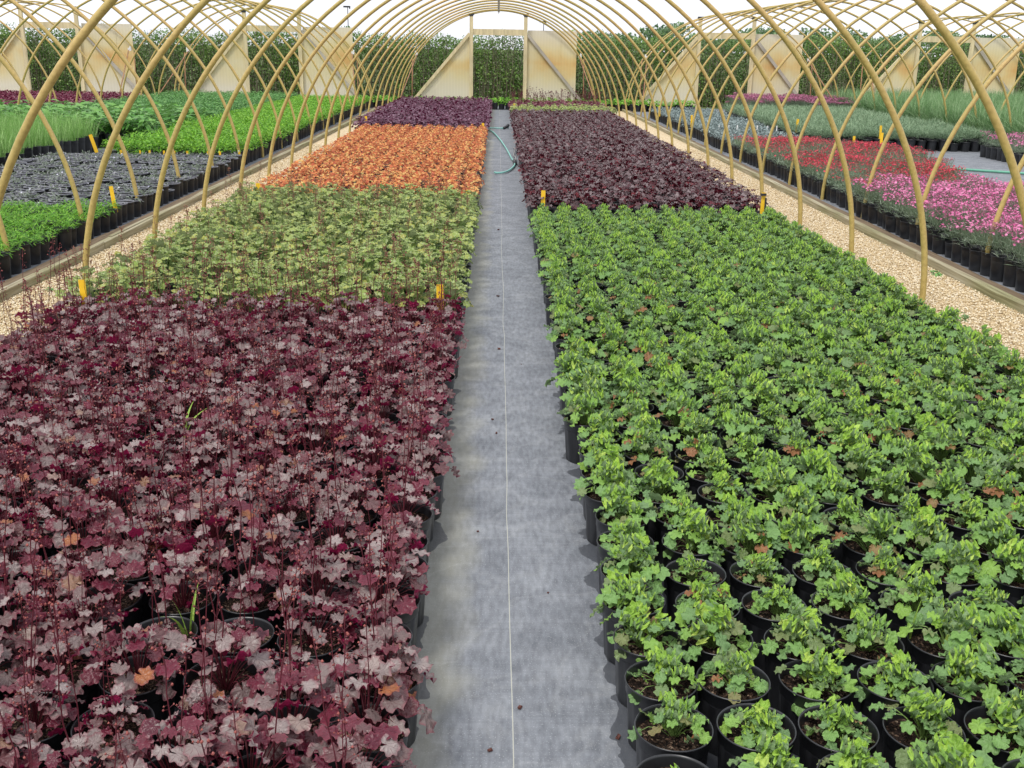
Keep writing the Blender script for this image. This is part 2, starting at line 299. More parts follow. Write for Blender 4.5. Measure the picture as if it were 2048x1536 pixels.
def timber_mat():
    m, n, l = new_mat('weathered_green_timber')
    tco = n.new('ShaderNodeTexCoord')
    mp = n.new('ShaderNodeMapping'); mp.inputs['Scale'].default_value = (22, 0.6, 22); l.new(tco.outputs['Object'], mp.inputs['Vector'])
    nz = N(n, 'ShaderNodeTexNoise'); nz.inputs['Scale'].default_value = 2.5; nz.inputs['Detail'].default_value = 5; l.new(mp.outputs[0], nz.inputs['Vector'])
    n2 = N(n, 'ShaderNodeTexNoise'); n2.inputs['Scale'].default_value = 1.3; n2.inputs['Detail'].default_value = 3; l.new(tco.outputs['Object'], n2.inputs['Vector'])
    r = ramp(n, [(0.3, (0.20, 0.17, 0.10)), (0.5, (0.33, 0.29, 0.19)), (0.7, (0.45, 0.41, 0.30))]); l.new(nz.outputs['Fac'], r.inputs[0])
    r2 = ramp(n, [(0.35, (0.8, 0.88, 0.7)), (0.6, (1, 1, 1))]); l.new(n2.outputs['Fac'], r2.inputs[0])
    c = mix(n, l, r.outputs[0], r2.outputs[0], 0.9, 'MULTIPLY')
    return finish(m, n, l, c, 0.8, 0.25, bump=nz.outputs['Fac'], bstr=0.4)
M['timber'] = timber_mat()
M['timber_dark'] = plain('damp_brown_timber', (0.17, 0.125, 0.08), 0.85, 0.2, 0.3, 4, 0.3, stretch=(12, .6, 12))
M['soilground'] = plain('field_ground', (0.10, 0.13, 0.05), 0.95, 0.1, 0.4, 0.6, 0.3)
M['chip'] = plain('bark_chip', (0.12, 0.05, 0.04), 0.85, 0.2, 0.3, 20)
M['grassblade'] = leaf_mat('weed_blade', [(0.0, (0.2, 0.36, 0.05)), (1.0, (0.42, 0.62, 0.12))], rough=0.5, tfac=0.3)

# ---------------------------------------------------------------- mesh arrays (all triangles, lf = tone, angle, radius)
class G:
    def __init__(s): s.V, s.T, s.A, s.K, s.n = [], [], [], [], 0
    def add(s, v, t, a=None, k=0):
        v = np.asarray(v, float); t = np.asarray(t, int)
        if a is None: a = np.tile([0.5, 0.5, 0.5], (len(v), 1))
        s.V.append(v); s.T.append(t + s.n); s.A.append(np.asarray(a, float)); s.K.append(np.full(len(t), k, int)); s.n += len(v)
    def arr(s): return np.concatenate(s.V), np.concatenate(s.T), np.concatenate(s.A), np.concatenate(s.K)
    def merge(s, other, mat=None, loc=(0, 0, 0), kmap=None, dtone=0.0):
        V, T, A, K = other if isinstance(other, tuple) else other.arr()
        if mat is not None: V = V @ mat.T
        A = A.copy(); A[:, 0] += dtone
        s.V.append(V + np.asarray(loc)); s.T.append(T + s.n); s.A.append(A); s.K.append(K if kmap is None else kmap[K]); s.n += len(V)

def to_mesh(name, g, mats, smooth=True):
    V, T, A, K = g if isinstance(g, tuple) else g.arr()
    me = bpy.data.meshes.new(name)
    me.vertices.add(len(V)); me.vertices.foreach_set('co', V.astype(np.float32).ravel())
    me.loops.add(len(T)*3); me.loops.foreach_set('vertex_index', T.astype(np.int32).ravel())
    me.polygons.add(len(T)); me.polygons.foreach_set('loop_start', np.arange(0, len(T)*3, 3, dtype=np.int32))
    me.polygons.foreach_set('loop_total', np.full(len(T), 3, np.int32))
    me.polygons.foreach_set('material_index', K.astype(np.int32))
    me.polygons.foreach_set('use_smooth', np.full(len(T), bool(smooth)))
    at = me.attributes.new('lf', 'FLOAT_COLOR', 'POINT')
    c = np.ones((len(V), 4), np.float32); c[:, :3] = A
    at.data.foreach_set('color', c.ravel())
    for m in mats: me.materials.append(m)
    me.update(calc_edges=True)
    return me

def obj(name, me, parent=None, loc=(0, 0, 0), rotz=0.0, scale=1.0):
    o = bpy.data.objects.new(name, me); COL.objects.link(o)
    if parent is not None: o.parent = parent
    o.location = loc; o.rotation_euler = (0, 0, rotz)
    if scale != 1.0: o.scale = (scale,)*3
    return o
def tag(o, label=None, cat=None, group=None, kind=None):
    if label: o['label'] = label
    if cat: o['category'] = cat
    if group: o['group'] = group
    if kind: o['kind'] = kind
    return o
def rz(a): c, s = math.cos(a), math.sin(a); return np.array([[c, -s, 0], [s, c, 0], [0, 0, 1.0]])

def tube(g, pts, r, sides=3, k=0, tone=0.5, r2=None, cap=False):
    pts = np.asarray(pts, float); n = len(pts)
    d = np.gradient(pts, axis=0); d /= np.linalg.norm(d, axis=1)[:, None] + 1e-12
    ref = np.array([0.31, 0.95, 0.07]) if abs(d[0][2]) > 0.5 else np.array([0, 0, 1.0])
    u = np.cross(d, ref); u /= np.linalg.norm(u, axis=1)[:, None] + 1e-12
    v = np.cross(d, u)
    rr = np.linspace(r, r if r2 is None else r2, n)[:, None, None]
    a = np.arange(sides)*2*PI/sides
    V = pts[:, None, :] + rr*(np.cos(a)[None, :, None]*u[:, None, :] + np.sin(a)[None, :, None]*v[:, None, :])
    V = V.reshape(-1, 3)
    i = np.arange(n-1)[:, None]*sides; j = np.arange(sides)[None, :]; jn = (j+1) % sides
    A_, B_, C_, D_ = i+j, i+jn, i+sides+jn, i+sides+j
    T = np.concatenate([np.stack([A_, B_, C_], -1).reshape(-1, 3), np.stack([A_, C_, D_], -1).reshape(-1, 3)])
    if cap:
        V = np.concatenate([V, pts[:1], pts[-1:]]); c0, c1 = n*sides, n*sides+1
        j = np.arange(sides); jn = (j+1) % sides
        T = np.concatenate([T, np.stack([np.full(sides, c0), jn, j], -1), np.stack([np.full(sides, c1), (n-1)*sides+j, (n-1)*sides+jn], -1)])
    g.add(V, T[:, ::-1], np.tile([tone, 0.5, 0.5], (len(V), 1)), k)

def box(g, c, s, k=0, rot=None, tone=0.5, bev=0.0):
    x = np.array([[sx, sy, sz] for sx in (-.5, .5) for sy in (-.5, .5) for sz in (-.5, .5)])*np.asarray(s)
    if rot is not None: x = x @ rot.T
    F = [(0, 1, 3, 2), (4, 6, 7, 5), (0, 4, 5, 1), (2, 3, 7, 6), (0, 2, 6, 4), (1, 5, 7, 3)]
    V = []; T = []
    for f in F:
        b = len(V); V += [x[q] for q in f]; T += [(b, b+1, b+2), (b, b+2, b+3)]
    g.add(np.array(V)+np.asarray(c), T, np.tile([tone, 0.5, 0.5], (len(V), 1)), k)

def palmate(na, R, nl, notch, ruffle, cup, rings=2, rng=RNG, fold=0.0, point=0.7):
    """lobed round leaf, stalk at the origin, tip towards +x"""
    th = np.linspace(-PI*0.93, PI*0.93, na)
    f = np.abs(np.cos(nl*th/2.0*(PI/(PI*0.93))*0.93))
    prof = (1-notch) + notch*f**point
    prof = prof*(0.86+0.2*np.cos(th))*(1+0.05*rng.standard_normal(na))
    V = [[0, 0, 0]]; A = [[0, 0.5, 0]]
    for q in range(1, rings+1):
        t = q/rings
        rr = R*prof*t if q == rings else R*(0.75*prof+0.25*0.85)*t
        ph = rng.uniform(0, 6.28)
        z = cup*(t**2)*R + ruffle*R*t*t*np.sin(nl*th+ph) - fold*np.abs(np.sin(th))*R*t
        x = rr*np.cos(th)+0.18*R; y = rr*np.sin(th)
        V += np.stack([x, y, z], -1).tolist(); A += [[0, (a/(2*PI)+0.5), t] for a in th]
    V[0] = [0.12*R, 0, 0]
    T = []
    for i in range(na-1): T.append((0, 1+i, 2+i))
    for q in range(rings-1):
        b0, b1 = 1+q*na, 1+(q+1)*na
        for i in range(na-1): T += [(b0+i, b1+i, b1+i+1), (b0+i, b1+i+1, b0+i+1)]
    return np.array(V), np.array(T), np.array(A)

def ovate(L, W, droop=0.3, seg=3, fold=0.15):
    """pointed leaf along +x with a raised mid-fold"""
    V = [[0, 0, 0]]; A = [[0, .5, 0]]; T = []
    for i in range(1, seg+1):
        t = i/(seg+1); wd = W*math.sin(PI*t**0.8)*0.5; z = -droop*L*t*t
        V += [[L*t, wd, z+fold*wd], [L*t, 0, z], [L*t, -wd, z+fold*wd]]; A += [[0, .4, t], [0, .5, t], [0, .6, t]]
    V.append([L, 0, -droop*L]); A.append([0, .5, 1])
    T += [(0, 2, 1), (0, 3, 2)]
    for i in range(seg-1):
        a = 1+3*i; b = a+3
        T += [(a, a+1, b+1), (a, b+1, b), (a+1, a+2, b+2), (a+1, b+2, b+1)]
    a = 1+3*(seg-1); e = len(V)-1; T += [(a, a+1, e), (a+1, a+2, e)]
    return np.array(V, float), np.array(T), np.array(A, float)

def place(g, leaf, p, az, pitch, roll=0.0, tone=0.5, sc=1.0, k=0):
    V, T, A = leaf
    cr_, sr = math.cos(roll), math.sin(roll); cp, sp_ = math.cos(pitch), math.sin(pitch)
    Rx = np.array([[1, 0, 0], [0, cr_, -sr], [0, sr, cr_]]); Ry = np.array([[cp, 0, sp_], [0, 1, 0], [-sp_, 0, cp]])
    A = A.copy(); A[:, 0] = tone
    g.add((V*sc) @ (rz(az) @ Ry @ Rx).T + np.asarray(p), T, A, k)

def stem(g, base, tip, r, k=1, seg=3, bow=0.3, tone=0.5):
    base = np.asarray(base, float); tip = np.asarray(tip, float)
    mid = (base+tip)/2; mid[2] += bow*np.linalg.norm(tip[:2]-base[:2])
    t = np.linspace(0, 1, seg+1)[:, None]
    tube(g, (1-t)**2*base + 2*t*(1-t)*mid + t*t*tip, r, 3, k, tone)

# ---------------------------------------------------------------- plants
def heuchera(rng, n=18, R=0.036, spread=0.1, h0=0.03, h1=0.11, nl=7, notch=0.3, ruffle=0.12, cup=0.1, na=25, rings=2, tilt=(0.1, 0.8), tones=(0.2, 0.9), inner=0, point=0.7, wild=0.0, stems=True):
    g = G()
    for i in range(n):
        f = (i+0.5)/n; az = i*2.39996+rng.uniform(-.4, .4)
        rad = spread*(f**0.6)*rng.uniform(0.75, 1.15); h = h1+(h0-h1)*f**1.5+rng.uniform(-.015, .018)
        p = np.array([rad*math.cos(az), rad*math.sin(az), max(h, 0.008)])
        pitch = tilt[0]+(tilt[1]-tilt[0])*f+rng.normal(0, 0.18)
        if rng.random() < wild: pitch = rng.uniform(-1.2, -0.5)
        sc = rng.uniform(0.7, 1.15)*(1.0 if f > 0.25 else 0.8)
        lf = palmate(na, R, nl, notch, ruffle*rng.uniform(.5, 1.5), cup*rng.uniform(-.4, 1.4), rings, rng, point=point)
        place(g, lf, p, az+rng.normal(0, .5), pitch, rng.normal(0, .25), rng.uniform(*tones), sc, 0)
        if stems: stem(g, (rad*0.12*math.cos(az), rad*.12*math.sin(az), 0), p, 0.0013, 1, 3, .5)
    for i in range(inner):           # young leaves standing up in the middle, still crumpled
        az = rng.uniform(0, 2*PI); rad = rng.uniform(0, spread*0.55); h = h1+rng.uniform(-.03, .04)-rad*.3
        lf = palmate(na, R*0.62, 5, notch, ruffle*3.2, 0.5, rings, rng)
        place(g, lf, (rad*math.cos(az), rad*math.sin(az), h), az+rng.normal(0, .8), rng.uniform(-.85, 0.25), rng.normal(0, .5), rng.uniform(.5, .95), rng.uniform(.75, 1.35), 0)
        if stems: stem(g, (0, 0, 0), (rad*math.cos(az), rad*math.sin(az), h), 0.0012, 1, 2, .2)
    return g

def strapball(rng, n, L, W, h, spread, up=(0.2, 1.3), tones=(0, 1), droop=0.3, seg=2, k=0, base=0.0):
    """mound of small pointed leaves or needles"""
    g = G(); ld = ovate(1, W/L, droop, seg)
    for i in range(n):
        az = rng.uniform(0, 2*PI); rad = spread*math.sqrt(rng.random())
        hh = base+h*rng.uniform(.35, 1)*(1-0.35*(rad/spread)**2)
        place(g, ld, (rad*math.cos(az), rad*math.sin(az), hh), az+rng.normal(0, .9), -rng.uniform(*up)+0.2, rng.normal(0, .3), rng.uniform(*tones), L*rng.uniform(.7, 1.2), k)
    return g

def blades(rng, n, L, W, spread, lean=0.35, arch=0.5, seg=4, tones=(0, 1)):
    g = G()
    for i in range(n):
        az = rng.uniform(0, 2*PI); rad = spread*math.sqrt(rng.random()); l = L*rng.uniform(.6, 1.1); le = lean*rng.uniform(.1, 1.2)
        b = np.array([rad*math.cos(az), rad*math.sin(az), 0]); a2 = az+rng.normal(0, .6)
        d = np.array([math.cos(a2), math.sin(a2), 0]); sd_ = np.array([-math.sin(a2), math.cos(a2), 0])
        V = []; A = []
        for s in range(seg+1):
            t = s/seg; p = b+d*l*(le*t+arch*t*t*le*1.5)+np.array([0, 0, l*(t-arch*0.5*le*2*t*t)])
            ww = W*(1-t**2)*0.5+1e-4
            V += [p+sd_*ww, p-sd_*ww]; A += [[0, .4, t], [0, .6, t]]
        T = []
        for s in range(seg): q = 2*s; T += [(q, q+1, q+3), (q, q+3, q+2)]
        A = np.array(A); A[:, 0] = rng.uniform(*tones); g.add(np.array(V), T, A, 0)
    return g

def flower(g, p, r, k, tone, rng, petals=5):
    V = [[0, 0, 0]]; T = []
    for i in range(petals*2):
        a = i*PI/petals; rr = r*(1.0 if i % 2 == 0 else 0.55); V.append([rr*math.cos(a), rr*math.sin(a), 0.15*r])
    for i in range(petals*2): T.append((0, 1+i, 1+(i+1) % (petals*2)))
    V = np.array(V); A = np.tile([tone, .5, .5], (len(V), 1))
    tx, ty = rng.normal(0, .45), rng.normal(0, .45)
    Rm = np.array(Matrix.Rotation(tx, 3, 'X') @ Matrix.Rotation(ty, 3, 'Y'))
    g.add(V @ Rm.T+np.asarray(p), T, A, k)

def pinks(rng, n_leaf, h, spread, nf, fr, fh, n_bud=0, L=0.06, W=0.004):
    """cushion of needle foliage carrying flowers; slots: foliage, petals, bud"""
    g = strapball(rng, n_leaf, L, W, h, spread, (0.4, 1.4))
    for i in range(nf):
        az = rng.uniform(0, 2*PI); rad = spread*1.1*math.sqrt(rng.random()); z = h+fh*rng.uniform(.3, 1.1)
        p = np.array([rad*math.cos(az), rad*math.sin(az), z])
        tube(g, [p*np.array([.6, .6, .4]), p], 0.0011, 3, 0, .4); flower(g, p, fr*rng.uniform(.7, 1.2), 1, rng.uniform(0, 1), rng)
    for i in range(n_bud):
        az = rng.uniform(0, 2*PI); rad = spread*1.1*math.sqrt(rng.random()); z = h+fh*rng.uniform(.3, 1.0)
        p = np.array([rad*math.cos(az), rad*math.sin(az), z]); tube(g, [p*np.array([.6, .6, .4]), p], 0.0011, 3, 0, .4)
        tube(g, [p, p+[0, 0, .006], p+[0, 0, .013]], 0.0028, 4, 2, .5, r2=0.001)
    return g

def stalk(rng, H, r=0.0015, buds=26, k0=0, k1=1, br=0.0032):
    g = G(); a = rng.uniform(0, 6.28); lean = rng.uniform(0.02, 0.16)*H
    t = np.linspace(0, 1, 7)[:, None]
    pts = np.concatenate([math.cos(a)*lean*t**1.5, math.sin(a)*lean*t**1.5, H*t], 1)
    pts[1:-1, :2] += rng.normal(0, .003, (5, 2))
    tube(g, pts, r, 4, k0, .5, r2=r*.6)
    for i in range(buds):
        f = rng.uniform(.55, 1.0) if i > 3 else rng.uniform(.9, 1.0)
        q = f*6; i0 = min(int(q), 5); b = pts[i0]+(pts[i0+1]-pts[i0])*(q-i0)
        az = rng.uniform(0, 6.28); L = rng.uniform(.006, .022)*(1.35-f)*1.8
        p = b+np.array([math.cos(az)*L, math.sin(az)*L, L*.5])
        tube(g, [b, p], 0.0006, 3, k0, .5)
        s = br*rng.uniform(.7, 1.25)
        V = np.array([[s, 0, 0], [-s, 0, 0], [0, s, 0], [0, -s, 0], [0, 0, s*1.2], [0, 0, -s*1.2]])+p
        T = [(0, 2, 4), (2, 1, 4), (1, 3, 4), (3, 0, 4), (2, 0, 5), (1, 2, 5), (3, 1, 5), (0, 3, 5)]
        g.add(V, T, np.tile([rng.random(), .5, .5], (6, 1)), k1)
    return g

# pot ------------------------------------------------------------
POT_H, SOIL_Z, POT_R = 0.162, 0.137, 0.081
def lathe(g, prof, sides, k=0, flute=0.0, flz=(0, 0)):
    a = np.arange(sides)*2*PI/sides; V = []
    for r, z in prof:
        rr = np.full(sides, r)
        if flute and flz[0] <= z <= flz[1] and r > 0.05: rr = rr+flute*np.where((np.arange(sides)//2) % 2 == 0, 1, -1)
        V.append(np.stack([rr*np.cos(a), rr*np.sin(a), np.full(sides, z)], -1))
    V = np.concatenate(V); n = len(prof)
    i = np.arange(n-1)[:, None]*sides; j = np.arange(sides)[None, :]; jn = (j+1) % sides
    A_, B_, C_, D_ = i+j, i+jn, i+sides+jn, i+sides+j
    T = np.concatenate([np.stack([A_, B_, C_], -1).reshape(-1, 3), np.stack([A_, C_, D_], -1).reshape(-1, 3)])
    g.add(V, T, None, k)
def pot_g(sides=48, k=0, flute=0.0011):
    g = G(); R = POT_R
    lathe(g, [(0.0, 0.0), (R*.80, 0.0), (R*.82, .004), (R*.93, .128), (R*.935, .131)], sides, k, flute, (0.003, .129))
    lathe(g, [(R*.935, .131), (R*.965, .134), (R*.97, .157), (R*1.0, .1585), (R*1.012, .161), (R*1.0, .1635), (R*.975, .163), (R*.955, .158), (R*.93, .125)], sides, k)
    return g
def soil_g(rng, k=0, sides=20):
    g = G(); V = [[0, 0, SOIL_Z+.003]]
    for q in (0.35, .7, 1.0):
        for i in range(sides):
            a = i*2*PI/sides+q; V.append([POT_R*.945*q*math.cos(a), POT_R*.945*q*math.sin(a), SOIL_Z+(rng.normal(0, .003) if q < 1 else -0.001)])
    T = [(0, 1+i, 1+(i+1) % sides) for i in range(sides)]
    for q in range(2):
        b, c = 1+q*sides, 1+(q+1)*sides
        for i in range(sides): T += [(b+i, c+i, c+(i+1) % sides), (b+i, c+(i+1) % sides, b+(i+1) % sides)]
    g.add(V, T, None, k)
    for i in range(44):               # loose bark pieces
        a = rng.uniform(0, 6.28); r = POT_R*.85*math.sqrt(rng.random())
        e = rng.uniform(-1, 1, 3); Rm = np.array(Matrix.Rotation(rng.uniform(0, 3), 3, Vector(e)))
        box(g, (r*math.cos(a), r*math.sin(a), SOIL_Z+.004), (rng.uniform(.004, .011), rng.uniform(.002, .005), .002), k, Rm)
    return g
me_pot = to_mesh('pot', pot_g(), [M['pot']])
me_soil = [to_mesh('soil', soil_g(RNG), [M['soil']], False) for _ in range(3)]
pot_lo = pot_g(16, 0, 0.0)
def soil_lo(k):
    g = G(); a = np.arange(12)*2*PI/12
    V = np.concatenate([[[0, 0, SOIL_Z]], np.stack([POT_R*.94*np.cos(a), POT_R*.94*np.sin(a), np.full(12, SOIL_Z)], -1)])
    g.add(V, [(0, 1+i, 1+(i+1) % 12) for i in range(12)], None, k); return g

# ---------------------------------------------------------------- beds
def project(P):
    d = np.asarray(P, float)-np.array([0, 0, CH]); z = d @ cF
    z = np.where(z < .05, .05, z)
    return 1024+FPX*(d @ cR)/z, 768-FPX*(d @ cU)/z, z
def in_view(x, y, z=.2, m=60):
    u, v, d = project([[x, y, z]]); return -m < u[0] < 2048+m and -m < v[0] < 1536+m*2.0 and y > .8

def grid(x0, x1, y0, y1, px=.175, py=.172, jit=.007, keep=None, rng=RNG, miss=.012):
    out = []
    ny = int(round((y1-y0)/py)); nx = int(round((x1-x0)/px))
    for j in range(ny):
        drift = rng.normal(0, .006)
        for i in range(nx):
            x = x0+px*(i+.5)+drift+rng.normal(0, jit); y = y0+py*(j+.5)+rng.normal(0, jit)
            if (keep is None or keep(x, y)) and not (y > 4.5 and rng.random() < miss): out.append((x, y))
    return out

def single_bed(name, cat, label, group, pts, variants, mats, rim=None, edge=None, stuffname=None, stufflabel=None, limit=300, smax=(.88, 1.12), size=1.0, pick=None):
    """every potted plant its own object (300 that show largest), the rest one mass"""
    gs = []
    for f in variants:
        g = G(); g.merge(pot_lo, kmap=np.array([len(mats)])); g.merge(soil_lo(len(mats)+1))
        if rim is not None: lathe(g, [(POT_R*1.014, .156), (POT_R*1.022, .161), (POT_R*1.01, .1655), (POT_R*.97, .1655), (POT_R*.945, .158)], 16, len(mats)+2)
        g.merge(f, loc=(0, 0, SOIL_Z)); gs.append(g.arr())
    allm = mats+[M['pot'], M['soil']]+([rim] if rim else [])
    mes = [to_mesh(name, g, allm) for g in gs]
    vis = [p for p in pts if in_view(*p)]; vis.sort(key=lambda p: p[1]**2+p[0]**2)
    ind = vis[:limit]; s_ind = set(ind); rest = [p for p in pts if p not in s_ind]
    for p in ind:
        vi = pick(*p) if pick else RNG.integers(len(mes))
        o = obj(name, mes[vi], None, (p[0], p[1], 0.004), RNG.uniform(0, 6.28))
        s = RNG.uniform(*smax)*(.72 if RNG.random() < .05 else 1.0); o.scale = (size, size, size*s)
        lab = label
        if edge and edge(p): lab = edge(p)
        tag(o, lab, cat, group)
    if rest:
        g = G()
        for p in rest:
            if p[1] < .5: continue
            g.merge(gs[pick(*p) if pick else RNG.integers(len(gs))], rz(RNG.uniform(0, 6.28))*size, (p[0], p[1], .004))
        o = obj(stuffname or name+'_bed', to_mesh(name+'_bed', g, allm))
        tag(o, stufflabel, cat+' bed', None, 'stuff')

def part_bed(name, cat, labels, group, pts, foliage, fmats, stalks=None, smats=None, nst=(0, 0), stufflabel='', limit=300, soils=True, special=None):
    """Empty at the base of each pot: pot, soil, foliage and its flower stalks"""
    fm = [to_mesh('foliage', f, fmats) for f in foliage]
    sm = [to_mesh('flower_stalk', s, smats) for s in stalks] if stalks else []
    vis = [p for p in pts if in_view(*p)]; vis.sort(key=lambda p: p[1]**2+p[0]**2)
    ind = vis[:limit]; s_ind = set(ind); rest = [p for p in pts if p not in s_ind]
    for p in ind:
        e = obj(name, None, None, (p[0], p[1], .004), RNG.uniform(0, 6.28)); e.empty_display_size = .1
        tag(e, labels(p), cat, group)
        obj('pot', me_pot, e)
        if soils: obj('soil', me_soil[RNG.integers(3)], e)
        sc = RNG.uniform(.78, 1.18)
        if special: sc *= special(p)
        obj('foliage', fm[RNG.integers(len(fm))], e, (RNG.normal(0, .006), RNG.normal(0, .006), SOIL_Z), RNG.uniform(0, 6.28), sc).rotation_euler = (RNG.normal(0, .1), RNG.normal(0, .1), RNG.uniform(0, 6.28))
        if sm:
            for q in range(RNG.integers(nst[0], nst[1]+1)):
                s = obj('flower_stalk', sm[RNG.integers(len(sm))], e, (RNG.normal(0, .02), RNG.normal(0, .02), SOIL_Z), RNG.uniform(0, 6.28), RNG.uniform(.75, 1.15))
    if rest:
        g = G(); nf = len(fmats); arrs = []
        for f in foliage:
            gg = G(); gg.merge(pot_lo, kmap=np.array([nf])); gg.merge(soil_lo(nf+1)); gg.merge(f, loc=(0, 0, SOIL_Z)); arrs.append(gg.arr())
        kst = np.array([nf+2, nf+3])
        for p in rest:
            if p[1] < 1.0: continue
            g.merge(arrs[RNG.integers(len(arrs))], rz(RNG.uniform(0, 6.28))*np.array([1, 1, 1.0]), (p[0], p[1], .004))
            if stalks:
                for q in range(RNG.integers(nst[0], nst[1]+1)):
                    g.merge(stalks[RNG.integers(len(stalks))], rz(RNG.uniform(0, 6.28)), (p[0], p[1], SOIL_Z), kst)
        o = obj(name+'_bed', to_mesh(name+'_bed', g, fmats+[M['pot'], M['soil']]+(smats or [])))
        tag(o, stufflabel, cat+' bed', None, 'stuff')

# ---------------------------------------------------------------- the ground
def sheet(name, x0, x1, y0, y1, z, mat, kind='structure', nx=1, ny=1):
    g = G(); g.add([(x0, y0, z), (x1, y0, z), (x1, y1, z), (x0, y1, z)], [(0, 1, 2), (0, 2, 3)], None, 0)
    o = obj(name, to_mesh(name, g, [mat])); o['kind'] = kind; return o
sheet('ground', -900, 900, -60, 1500, -0.004, M['soilground'])
sheet('path', -2.75, 2.85, -1.5, 29.8, 0.004, M['fabric'])
sheet('fabric_floor', -15.2, -3.02, -1.5, 29.8, 0.004, M['fabric'])
sheet('fabric_floor', 3.3, 15.2, -1.5, 29.8, 0.004, M['fabric'])
sheet('gravel_strip', -3.02, -2.26, -1.5, 29.8, 0.010, M['gravel'])
sheet('gravel_strip', 2.40, 3.30, -1.5, 29.8, 0.010, M['gravel'])

def pebbles(x0, x1, y0, y1, n, rng):
    base = np.array([[1, 0, 0], [-1, 0, 0], [0, 1, 0], [0, -1, 0], [0, 0, 1], [0, 0, -1.0]])
    T0 = np.array([(0, 2, 4), (2, 1, 4), (1, 3, 4), (3, 0, 4), (2, 0, 5), (1, 2, 5), (3, 1, 5), (0, 3, 5)])
    yy = y0+(y1-y0)*rng.random(n)**1.35; xx = rng.uniform(x0, x1, n)
    s = rng.uniform(.0045, .0105, (n, 3))*np.array([1, 1, .65]); a = rng.uniform(0, 6.28, n)
    V = base[None]*s[:, None, :]*rng.uniform(.8, 1.2, (n, 6, 1)); c, sn = np.cos(a)[:, None], np.sin(a)[:, None]
    X = V[..., 0]*c-V[..., 1]*sn; Y = V[..., 0]*sn+V[..., 1]*c
    V = np.stack([X+xx[:, None], Y+yy[:, None], V[..., 2]+0.013+rng.uniform(0, .006, n)[:, None]], -1).reshape(-1, 3)
    T = (T0[None]+6*np.arange(n)[:, None, None]).reshape(-1, 3)
    A = np.zeros((n*6, 3)); A[:, 0] = np.repeat(rng.random(n), 6)
    g = G(); g.add(V, T, A, 0); return g
for x0, x1, lb in ((-2.94, -2.26, 'cream gravel between the left edging boards and the plants'), (2.40, 3.19, 'cream gravel between the right edging boards and the plants')):
    o = obj('gravel', to_mesh('gravel', pebbles(x0, x1, 3.6, 17, 42000, RNG), [M['stone']], True)); tag(o, lb, 'gravel', None, 'stuff')

# edging boards ------------------------------------------------------------
def board(x, w, h, y0, y1, z0, label, side, mt='timber'):
    g = G(); rng = RNG; n = 8; yy = np.linspace(y0, y1, n)
    dx = rng.normal(0, .004, n); dz = rng.normal(0, .003, n)
    b = .004
    sec = [(-w/2, z0), (-w/2, z0+h-b), (-w/2+b, z0+h), (w/2-b, z0+h), (w/2, z0+h-b), (w/2, z0)]
    V = np.array([[x+dx[i]+a, yy[i], c+(dz[i] if c > z0 else 0)] for i in range(n) for a, c in sec]); m = len(sec); T = []
    for i in range(n-1):
        for j in range(m):
            p, q = i*m+j, i*m+(j+1) % m; T += [(p, p+m, q+m), (p, q+m, q)]
    for e, r in ((0, 1), ((n-1)*m, -1)):
        for j in range(1, m-1): T.append((e, e+j, e+j+1) if r > 0 else (e, e+j+1, e+j))
    g.add(V, T, None, 0)
    o = obj('edging_board', to_mesh('edging_board', g, [M[mt]], False)); tag(o, label, 'board', 'edging boards along the %s gravel strip' % side)
ORD = ['first', 'second', 'third', 'fourth', 'fifth', 'sixth', 'seventh', 'eighth', 'ninth', 'tenth', 'eleventh', 'twelfth', 'thirteenth', 'fourteenth', 'fifteenth', 'sixteenth', 'seventeenth', 'eighteenth', 'nineteenth', 'twentieth']
for side, sx, xa in (('left', -1, 2.965), ('right', 1, 3.215)):
    for i, y0 in enumerate(np.arange(3.0, 28, 4.9)):
        y1 = min(y0+4.892, 29.2)
        board(sx*(xa), .032, .065, y0, y1, .005, 'weathered edging board on edge beside the %s gravel, %s in line from the camera' % (side, ORD[i]), side)
        board(sx*(xa+.13), .11, .03, y0+.6, min(y1+.6, 29.3), .005, 'brown flat board behind the %s edging, %s in line from camera' % (side, ORD[i]), side, 'timber_dark')
        board(sx*(xa+.048), .03, .055, y0+.3, min(y1+.3, 29.3), .005, 'second upright board just behind the %s edging, %s in line from camera' % (side, ORD[i]), side)

# ---------------------------------------------------------------- hoops
HA, HB = 2.55, 2.43
def hoop_mesh(skew, r=.0186, shear=0.0):
    g = G(); t = np.linspace(0, PI, 61)
    n = 2.0/1.93
    x = HA*np.sign(np.cos(t))*np.abs(np.cos(t))**n; z = HB*np.abs(np.sin(t))**n
    pts = np.stack([x+shear*z, -skew*x/(2*HA), z], -1)
    pts = np.concatenate([[[HA, -skew/2, -.03]], pts, [[-HA, skew/2, -.03]]])
    tube(g, pts, r, 10, 0); return g
HOUSES = [('far left', -11.5, 5.2, 1.31, 18), ('left', -5.82, 4.37, 1.325, 19), ('middle', 0.0, 3.55, 1.355, 20), ('right', 5.9, 4.87, 1.29, 19), ('far right', 11.62, 5.4, 1.29, 18)]
hm = {q: to_mesh('hoop', hoop_mesh(0.0, shear=q), [M['hoop']]) for q in (0.0, .008, .016, .024, .032, .04)}
YE = 28.6
